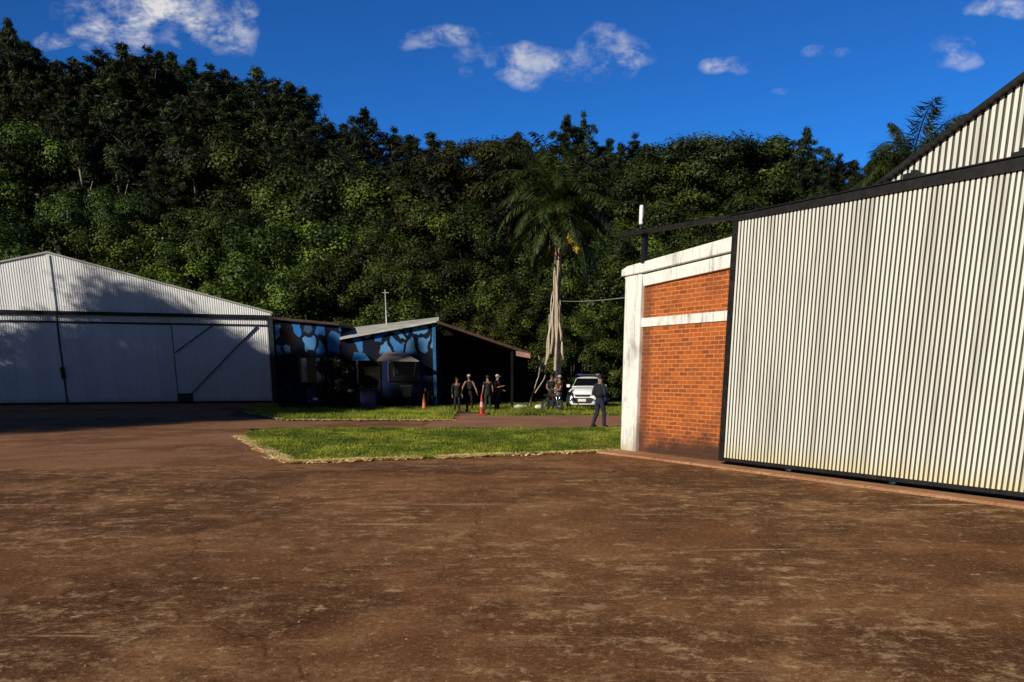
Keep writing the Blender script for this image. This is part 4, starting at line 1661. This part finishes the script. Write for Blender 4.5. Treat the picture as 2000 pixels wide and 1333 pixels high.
# wire from the palm to the brick bay
wr = MB()
A, B = Vector((PB.x + .2, PB.y - .2, at(1105, 589, 44).z)), Vector((p0.x + .5, p0.y + .5, 3.62))
wr.tube([A.lerp(B, t) - Vector((0, 0, .07 * 4 * t * (1 - t))) for t in [i / 14 for i in range(15)]], .014, 5)
tag(wr.build('wire', M['galv']), 'thin pale wire running from the palm to the brick bay', 'wire')


# ------------------------------------------------------------------ people
def skin_mesh(name, pts, edges, mats, parent, sub=1, root=0):
    me = bpy.data.meshes.new(name)
    me.from_pydata([p[0] for p in pts], edges, [])
    o = bpy.data.objects.new(name, me)
    COL.objects.link(o)
    sm = o.modifiers.new('skin', 'SKIN')
    sm.branch_smoothing = 0.4
    for i, p in enumerate(pts):
        r = p[1]
        me.skin_vertices[0].data[i].radius = r if isinstance(r, tuple) else (r, r)
        me.skin_vertices[0].data[i].use_root = (i == root)
    ss = o.modifiers.new('sub', 'SUBSURF')
    ss.levels = sub
    ss.render_levels = sub
    dg = bpy.context.evaluated_depsgraph_get()
    ev = o.evaluated_get(dg)
    m2 = bpy.data.meshes.new_from_object(ev)
    bpy.data.objects.remove(o)
    bpy.data.meshes.remove(me)
    m2.materials.clear()
    m2.materials.append(mats)
    for p in m2.polygons:
        p.use_smooth = True
    m2.name = name
    o = bpy.data.objects.new(name, m2)
    COL.objects.link(o)
    o.parent = parent
    return o


def person(x, y, rz_, label, shirt, trousers, head='hair', Ht=1.74, arms=None, legs=None, sleeves='short', vest=None, lean=0.0):
    """faces -Y in its own frame. arms: {side: (elbow, hand)}; legs: {side: (knee, ankle)}"""
    root = thing('person', label, 'person', (x, y, 0), rz_)
    k = Ht / 1.76
    root.scale = (k, k, k)
    arms = arms or {}
    legs = legs or {}
    ly = -lean
    pel, spi, che = Vector((0, 0, .96)), Vector((0, ly * .35, 1.17)), Vector((0, ly * .75, 1.37))
    nek, hd0, hd1 = Vector((0, ly - .005, 1.52)), Vector((0, ly - .03, 1.60)), Vector((0, ly - .025, 1.695))
    pts = [(pel, (.125, .095)), (spi, (.125, .10)), (che, (.15, .11)), (nek, .055), (hd0, (.068, .08)), (hd1, (.074, .09))]
    ed = [(0, 1), (1, 2), (2, 3), (3, 4), (4, 5)]

    def addc(start, chain):
        i = start
        for c in chain:
            pts.append(c)
            ed.append((i, len(pts) - 1))
            i = len(pts) - 1
        return i
    addc(4, [(hd0 + Vector((0, -.105, .015)), .016)])
    for s in (-1, 1):
        addc(5, [(hd1 + Vector((s * .085, .0, -.045)), .016)])
    J = {}
    for s in (-1, 1):
        sh = che + Vector((s * .185, 0, .06))
        el, hn = arms.get(s, ((s * .25, .03, 1.13), (s * .27, -.05, .87)))
        el, hn = Vector(el) + Vector((0, ly * .6, 0)), Vector(hn) + Vector((0, ly * .6, 0))
        d = (hn - el).normalized()
        wi = hn
        pa = wi + d * .07
        i = addc(2, [(sh, .062), (sh.lerp(el, .5), .052), (el, .043), (el.lerp(wi, .45), .040), (wi, .027), (pa, (.036, .020))])
        side = d.cross(Vector((0, 1, 0)))
        side = side.normalized() if side.length > .2 else Vector((1, 0, 0))
        fwd = Vector((0, -1, 0))
        for j, (o_, l_) in enumerate(((-.030, .070), (-.010, .080), (.010, .076), (.030, .060))):
            f0 = pa + fwd * o_ + d * .02
            addc(i, [(f0, .010), (f0 + d * l_ * .55 - side * s * .008, .009), (f0 + d * l_ - side * s * .025, .008)])
        t0 = pa - d * .03 + fwd * .030
        addc(i, [(t0, .011), (t0 + fwd * .028 + d * .03, .009)])
        J[s] = (sh, el, wi)
        hip = Vector((s * .095, 0, .90))
        kn, an = legs.get(s, ((s * .11, -.02, .50), (s * .125, .02, .09)))
        kn, an = Vector(kn), Vector(an)
        addc(0, [(hip, .088), (hip.lerp(kn, .55), .072), (kn, .055), (kn.lerp(an, .35), .054), (an, .038), (an + Vector((s * .01, -.13, -.05)), (.04, .03))])
        J[s] += (hip, kn, an)
    body = skin_mesh('body', pts, ed, M['skin'], root)
    # shirt
    sp = [(pel + Vector((0, 0, -.22)), (.17, .14)), (pel + Vector((0, 0, -.08)), (.17, .14)), (pel + Vector((0, 0, .06)), (.160, .13)), (spi, (.152, .128)), (che, (.176, .138)), (nek - Vector((0, 0, .05)), (.075, .07))]
    se = [(0, 1), (1, 2), (2, 3), (3, 4), (4, 5)]
    for s in (-1, 1):
        sh, el, wi = J[s][:3]
        ch = [(sh, .082), (sh.lerp(el, .55), .070)]
        if sleeves == 'long':
            ch += [(el, .060), (el.lerp(wi, .5), .055), (wi, .042)]
        elif sleeves == 'none':
            ch = [(sh, .078)]
        i = 4
        for c in ch:
            sp.append(c)
            se.append((i, len(sp) - 1))
            i = len(sp) - 1
    skin_mesh('shirt', sp, se, M[shirt], root)
    tp = [(pel + Vector((0, 0, .14)), (.155, .122)), (pel - Vector((0, 0, .06)), (.168, .136))]
    te = [(0, 1)]
    for s in (-1, 1):
        hip, kn, an = J[s][3:]
        i = 1
        for c in [(hip, .105), (hip.lerp(kn, .55), .090), (kn, .073), (kn.lerp(an, .5), .068), (an + Vector((0, 0, -.02)), .066)]:
            tp.append(c)
            te.append((i, len(tp) - 1))
            i = len(tp) - 1
    skin_mesh('trousers', tp, te, M[trousers], root)
    for s in (-1, 1):
        an = J[s][5]
        skin_mesh('shoe', [(an + Vector((0, .06, -.035)), (.06, .06)), (an + Vector((s * .008, -.06, -.04)), (.062, .052)), (an + Vector((s * .015, -.19, -.05)), (.058, .042))], [(0, 1), (1, 2)], M['blackplastic'], root)
    mb = MB()
    if head == 'hair':
        mb.lathe([(.085, -.03), (.094, .02), (.088, .06), (.06, .095), (0, .108)], (0, hd1.y + .018, hd1.z - .02), 14)
        mb.build('hair', M['hair'], root)
    else:
        mb.lathe([(.097, .0), (.096, .04), (.085, .075), (.05, .10), (0, .108)], (0, hd1.y + .004, hd1.z - .005), 14)
        mb.add([(-.07, hd1.y - .08, hd1.z + .005), (.07, hd1.y - .08, hd1.z + .005), (.05, hd1.y - .18, hd1.z - .005), (-.05, hd1.y - .18, hd1.z - .005),
                (-.07, hd1.y - .08, hd1.z + .015), (.07, hd1.y - .08, hd1.z + .015), (.05, hd1.y - .18, hd1.z + .003), (-.05, hd1.y - .18, hd1.z + .003)],
               [(0, 1, 2, 3), (7, 6, 5, 4), (0, 4, 5, 1), (1, 5, 6, 2), (2, 6, 7, 3), (3, 7, 4, 0)])
        mb.build('cap', M[head], root)
    mb = MB()
    for s in (-1, 1):
        mb.lathe([(0, -.009), (.009, -.004), (.009, .004), (0, .009)], (s * .032, hd1.y - .088, hd1.z - .03), 8)
    mb.build('eyes', M['hair'], root)
    mb = MB()
    mb.box((0, hd0.y - .083, hd0.z - .02), (.045, .01, .008))
    mb.build('mouth', M['cloth_maroon'], root)
    if vest:
        mb = MB()
        V, Fc = [], []
        prof = [(1.02, .185, .150), (1.15, .180, .150), (1.32, .190, .160), (1.46, .150, .135)]
        n = 16
        for (z, a, b) in prof:
            for i in range(n):
                t = 6.283 * i / n
                V.append((a * math.cos(t), b * math.sin(t) + ly * (z - .96) / .45, z))
        for j in range(3):
            for i in range(n):
                i2 = (i + 1) % n
                Fc.append((j * n + i, j * n + i2, (j + 1) * n + i2, (j + 1) * n + i))
        Fc += [tuple(range(n)), tuple(range(3 * n, 4 * n))]
        mb.add(V, Fc, 0, True)
        for dx in (-.09, .0, .09):
            mb.box((dx, -.155 + ly * .5, 1.16), (.075, .05, .12))
        mb.build('vest', M[vest], root)
    return root


def pxy(px, py):
    p = gp(px, py)
    return p.x, p.y


x, y = pxy(893, 805)
person(x, y, R(20), 'person in all dark clothes, leftmost of the group under the porch', 'cloth_black', 'cloth_black', 'hair', 1.66, sleeves='long')
x, y = pxy(917, 804)
person(x, y, R(-10), 'person in dark vest with bare arms hanging, between leftmost person and red cone', 'cloth_black', 'cloth_black', 'cap_pale', 1.78,
       arms={-1: ((-.33, .0, 1.14), (-.37, -.06, .90)), 1: ((.31, .0, 1.15), (.40, -.05, .92))}, sleeves='none', vest='vest')
x, y = pxy(953, 804)
person(x, y, R(200), 'person seen from behind in dark green trousers just right of the red cone', 'cloth_black', 'cloth_green', 'hair', 1.76, sleeves='short')
x, y = pxy(971, 803)
person(x, y, R(60), 'person in dark maroon top with one pale forearm raised, rightmost under the porch', 'cloth_maroon', 'cloth_black', 'cap_pale', 1.78,
       arms={-1: ((-.27, -.05, 1.14), (-.10, -.30, 1.20)), 1: ((.25, .02, 1.12), (.16, -.26, 1.02))})
x, y = pxy(1076, 804)
y += 0.8
person(x * (y) / (y - .8), y, R(10), 'person in dark green top leaning over the motorcycle', 'cloth_green', 'cloth_black', 'hair', 1.80,
       arms={-1: ((-.28, -.18, 1.14), (-.24, -.42, 1.02)), 1: ((.27, -.18, 1.14), (.24, -.42, 1.02))}, lean=.10)
x, y = pxy(1093, 806)
person(x, y, R(-70), 'person in dark clothes with pale arm reaching toward the white car', 'cloth_maroon', 'cloth_black', 'cap_pale', 1.75,
       arms={1: ((.25, -.10, 1.12), (.20, -.34, 1.05)), -1: ((-.25, -.12, 1.10), (-.22, -.40, 1.10))}, sleeves='short')
x, y = pxy(1170, 836)
person(x, y, R(125), 'person in navy uniform and dark vest walking in front of the white car', 'cloth_navy', 'cloth_navy', 'hair', 1.80,
       arms={-1: ((-.30, .06, 1.15), (-.22, -.16, 1.0)), 1: ((.30, .05, 1.14), (.24, -.17, 1.02))},
       legs={-1: ((-.12, -.10, .50), (-.14, -.10, .09)), 1: ((.10, .02, .50), (.11, .20, .11))}, sleeves='long', vest='vest')


# ------------------------------------------------------------------ motorcycle
def motorcycle():
    bx_, by_ = pxy(1079, 807)
    root = thing('motorcycle', 'dark motorcycle seen from the front beside the palm', 'motorcycle', (bx_, by_ + .1, 0), R(28))
    for yy in (-.66, .66):
        mb = MB()
        pr = [(.24, -.035), (.29, -.05), (.315, -.03), (.322, 0), (.315, .03), (.29, .05), (.24, .035), (.24, -.035)]
        mb.lathe(pr, (0, yy, .32), 24, axis='x')
        wh = mb.build('wheel', M['rubber'], root)
        mb = MB()
        mb.lathe([(.22, -.02), (.245, -.025), (.245, .025), (.22, .02), (.22, -.02)], (0, yy, .32), 24, axis='x')
        mb.lathe([(0, -.06), (.04, -.06), (.04, .06), (0, .06)], (0, yy, .32), 10, axis='x')
        for k in range(9):
            t = k * 6.283 / 9
            mb.bar((0, yy, .32), (0, yy + .23 * math.cos(t), .32 + .23 * math.sin(t)), .012)
        mb.build('rim', M['alloy'], wh)
    mb = MB()
    for s in (-1, 1):
        mb.tube([(s * .085, -.66, .32), (s * .085, -.50, .72), (s * .08, -.42, .95)], .024, 8)
    mb.build('fork', M['chrome'], root)
    mb = MB()
    mb.tube([(0, -.44, .92), (0, -.30, .55), (0, .05, .36), (0, .35, .40), (0, .66, .32)], .032, 8)
    mb.tube([(0, -.44, .92), (0, .1, .78), (0, .55, .74), (0, .35, .40)], .028, 8)
    mb.build('frame', M['blackplastic'], root)
    mb = MB()
    mb.lathe([(0, -.20), (.10, -.17), (.14, -.05), (.13, .1), (.07, .2), (0, .22)], (0, -.14, .82), 14, axis='y')
    mb.build('fuel_tank', M['cloth_maroon'], root)
    mb = MB()
    mb.box((0, .36, .82), (.24, .62, .10))
    bevel(mb.build('seat', M['blackplastic'], root), .04, 3)
    mb = MB()
    mb.box((0, -.05, .46), (.24, .34, .28))
    mb.box((0, -.16, .60), (.16, .14, .18))
    bevel(mb.build('engine', M['dsteel'], root), .03)
    mb = MB()
    mb.tube([(.1, -.15, .42), (.14, .1, .28), (.16, .7, .40)], [.025, .03, .045], 8)
    mb.build('exhaust', M['chrome'], root)
    mb = MB()
    mb.tube([(-.38, -.26, 1.06), (-.2, -.36, 1.04), (0, -.42, 1.0), (.2, -.36, 1.04), (.38, -.26, 1.06)], .014, 7)
    mb.build('handlebar', M['blackplastic'], root)
    mb = MB()
    mb.lathe([(0, -.08), (.085, -.07), (.095, -.05), (.07, .05), (0, .08)], (0, -.50, .90), 14, axis='y')
    mb.build('headlight', M['lens'], root)
    for s in (-1, 1):
        mb = MB()
        mb.tube([(s * .3, -.3, 1.06), (s * .36, -.33, 1.22)], .008, 5)
        mb.lathe([(0, -.012), (.055, -.008), (.055, .008), (0, .012)], (s * .37, -.33, 1.25), 10, axis='y')
        mb.build('mirror', M['blackplastic'], root)
    mb = MB()
    V = []
    for k in range(7):
        t = R(40 + k * 16)
        for s in (-1, 1):
            V.append((s * .07, -.66 + .36 * math.cos(t), .32 + .36 * math.sin(t)))
    mb.add(V, [(2 * k, 2 * k + 1, 2 * k + 3, 2 * k + 2) for k in range(6)], 0, True)
    o = mb.build('front_mudguard', M['blackplastic'], root)
    sol = o.modifiers.new('s', 'SOLIDIFY')
    sol.thickness = .012


motorcycle()


# ------------------------------------------------------------------ car
def car():
    cb = gp(1152, 800)
    root = thing('parked_car', 'white car with roof bar parked facing us behind the navy uniformed person', 'car', (cb.x, cb.y + 1.2, 0), R(-14))
    root.scale = (1, 1, 1.1)
    # stations: y, half width, sill z, belt z, top z (hood / deck)
    st = [(-2.02, .62, .30, .52, .60), (-1.96, .76, .24, .60, .78), (-1.80, .84, .22, .72, .92), (-1.45, .87, .22, .84, 1.00), (-.85, .88, .22, .92, 1.06),
          (.0, .88, .22, .94, 1.02), (1.0, .88, .22, .96, 1.04), (1.7, .85, .25, .95, 1.02), (2.0, .76, .35, .88, .95)]
    mb = MB()
    V = []
    for (y, hw, zs, zb, zt) in st:
        for (fx, z) in ((-.88, zs), (-1.0, zs + .12), (-1.0, (zs + zb) / 2), (-.97, zb), (-.82, (zb + zt) / 2 + .03), (-.4, zt), (0, zt + .015), (.4, zt), (.82, (zb + zt) / 2 + .03), (.97, zb), (1.0, (zs + zb) / 2), (1.0, zs + .12), (.88, zs)):
            V.append((fx * hw, y, z))
    n = 13
    Fc = []
    for i in range(len(st) - 1):
        for k in range(n):
            k2 = (k + 1) % n
            Fc.append((i * n + k, i * n + k2, (i + 1) * n + k2, (i + 1) * n + k))
    Fc += [tuple(range(n)), tuple(range((len(st) - 1) * n, len(st) * n))]
    mb.add(V, Fc, 0, True)
    body = mb.build('body', M['carwhite'], root)
    # cabin
    cab = [(-.98, .74, 1.04, .70, 1.05), (-.35, .78, 1.02, .62, 1.46), (.1, .80, 1.02, .62, 1.52), (1.0, .80, 1.03, .60, 1.50), (1.55, .76, 1.02, .55, 1.38), (1.85, .72, 1.0, .66, 1.02)]
    mb = MB()
    V = []
    for (y, w0, z0, w1, z1) in cab:
        for (x, z) in ((-w0, z0), (-w0 * .5 - w1 * .5, (z0 + z1) / 2), (-w1, z1 - .03), (-w1 * .6, z1 + .01), (0, z1 + .02), (w1 * .6, z1 + .01), (w1, z1 - .03), (w0 * .5 + w1 * .5, (z0 + z1) / 2), (w0, z0)):
            V.append((x, y, z))
    n = 9
    Fc = []
    for i in range(len(cab) - 1):
        for k in range(n - 1):
            Fc.append((i * n + k, i * n + k + 1, (i + 1) * n + k + 1, (i + 1) * n + k))
    mb.add(V, Fc, 0, True)
    mb.build('cabin', M['carwhite'], root)
    mb = MB()
    mb.slab([(-.66, -.93, 1.12), (.66, -.93, 1.12), (.56, -.40, 1.455), (-.56, -.40, 1.455)], .012)
    mb.build('windscreen', M['glass'], root)
    for s in (-1, 1):
        mb = MB()
        mb.add([(s * .795, -.70, 1.08), (s * .815, 1.3, 1.08), (s * .655, 1.15, 1.40), (s * .655, -.28, 1.40)], [(0, 1, 2, 3)])
        o = mb.build('side_window', M['glass'], root)
        o.modifiers.new('s', 'SOLIDIFY').thickness = .02
        mb = MB()
        mb.box((s * .98, -.62, 1.10), (.18, .10, .14))
        bevel(mb.build('wing_mirror', M['carwhite'], root), .03, 3)
        mb = MB()
        mb.prism([(s * .42, .66), (s * .80, .70), (s * .78, .86), (s * .50, .80)], -1.995, -1.80)
        mb.build('headlight', M['lens'], root)
        mb = MB()
        mb.lathe([(0, -.02), (.06, -.02), (.06, .02), (0, .02)], (s * .62, -2.0, .45), 12, axis='y')
        mb.build('fog_lamp', M['lens'], root)
        for yy in (-1.28, 1.25):
            mb = MB()
            mb.lathe([(0, -.02), (.39, -.02), (.39, .02), (0, .02)], (s * .872, yy, .36), 24, axis='x')
            mb.build('wheel_arch', M['blackplastic'], body)
            mb = MB()
            mb.lathe([(.2, -.10), (.29, -.10), (.315, -.07), (.315, .07), (.29, .10), (.2, .10)], (s * .82, yy, .315), 24, axis='x')
            wh = mb.build('wheel', M['rubber'], root)
            mb = MB()
            mb.lathe([(0, -.075), (.2, -.085), (.21, -.085), (.21, .085), (.2, .085), (0, .075)], (s * .82, yy, .315), 18, axis='x')
            mb.build('rim', M['alloy'], wh)
    mb = MB()
    mb.prism([(-.36, .62), (.36, .62), (.42, .72), (-.42, .72)], -2.045, -1.95)
    mb.build('grille', M['blackplastic'], root)
    mb = MB()
    mb.prism([(-.46, .32), (.46, .32), (.60, .52), (.46, .57), (-.46, .57), (-.60, .52)], -2.05, -1.93)
    bp = mb.build('lower_intake', M['blackplastic'], root)
    mb = MB()
    mb.box((0, -2.062, .455), (.42, .02, .12))
    mb.build('number_plate', M['offwhite'], root)
    mb = MB()
    for i in range(9):
        mb.box((-.24 + i * .06, -1.62 - .004, .985), (.035, .05, .012), Matrix.Rotation(R(-20), 3, 'X'))
    mb.build('bonnet_mark', M['cargrey'], root)
    mb = MB()
    mb.bx(-.52, .52, .12, .38, 1.585, 1.66)
    lb = mb.build('roof_light_bar', M['blackplastic'], root)
    bevel(lb, .02)
    for s in (-1, 1):
        mb = MB()
        mb.bx(s * .5 - .1, s * .5 + .1, .11, .39, 1.60, 1.675)
        mb.build('beacon', M['bluelamp'] if s < 0 else M['lens'], lb)
        mb = MB()
        mb.bx(s * .45 - .02, s * .45 + .02, .15, .35, 1.50, 1.585)
        mb.build('mount', M['blackplastic'], lb)


car()
print('objects', len(bpy.data.objects))
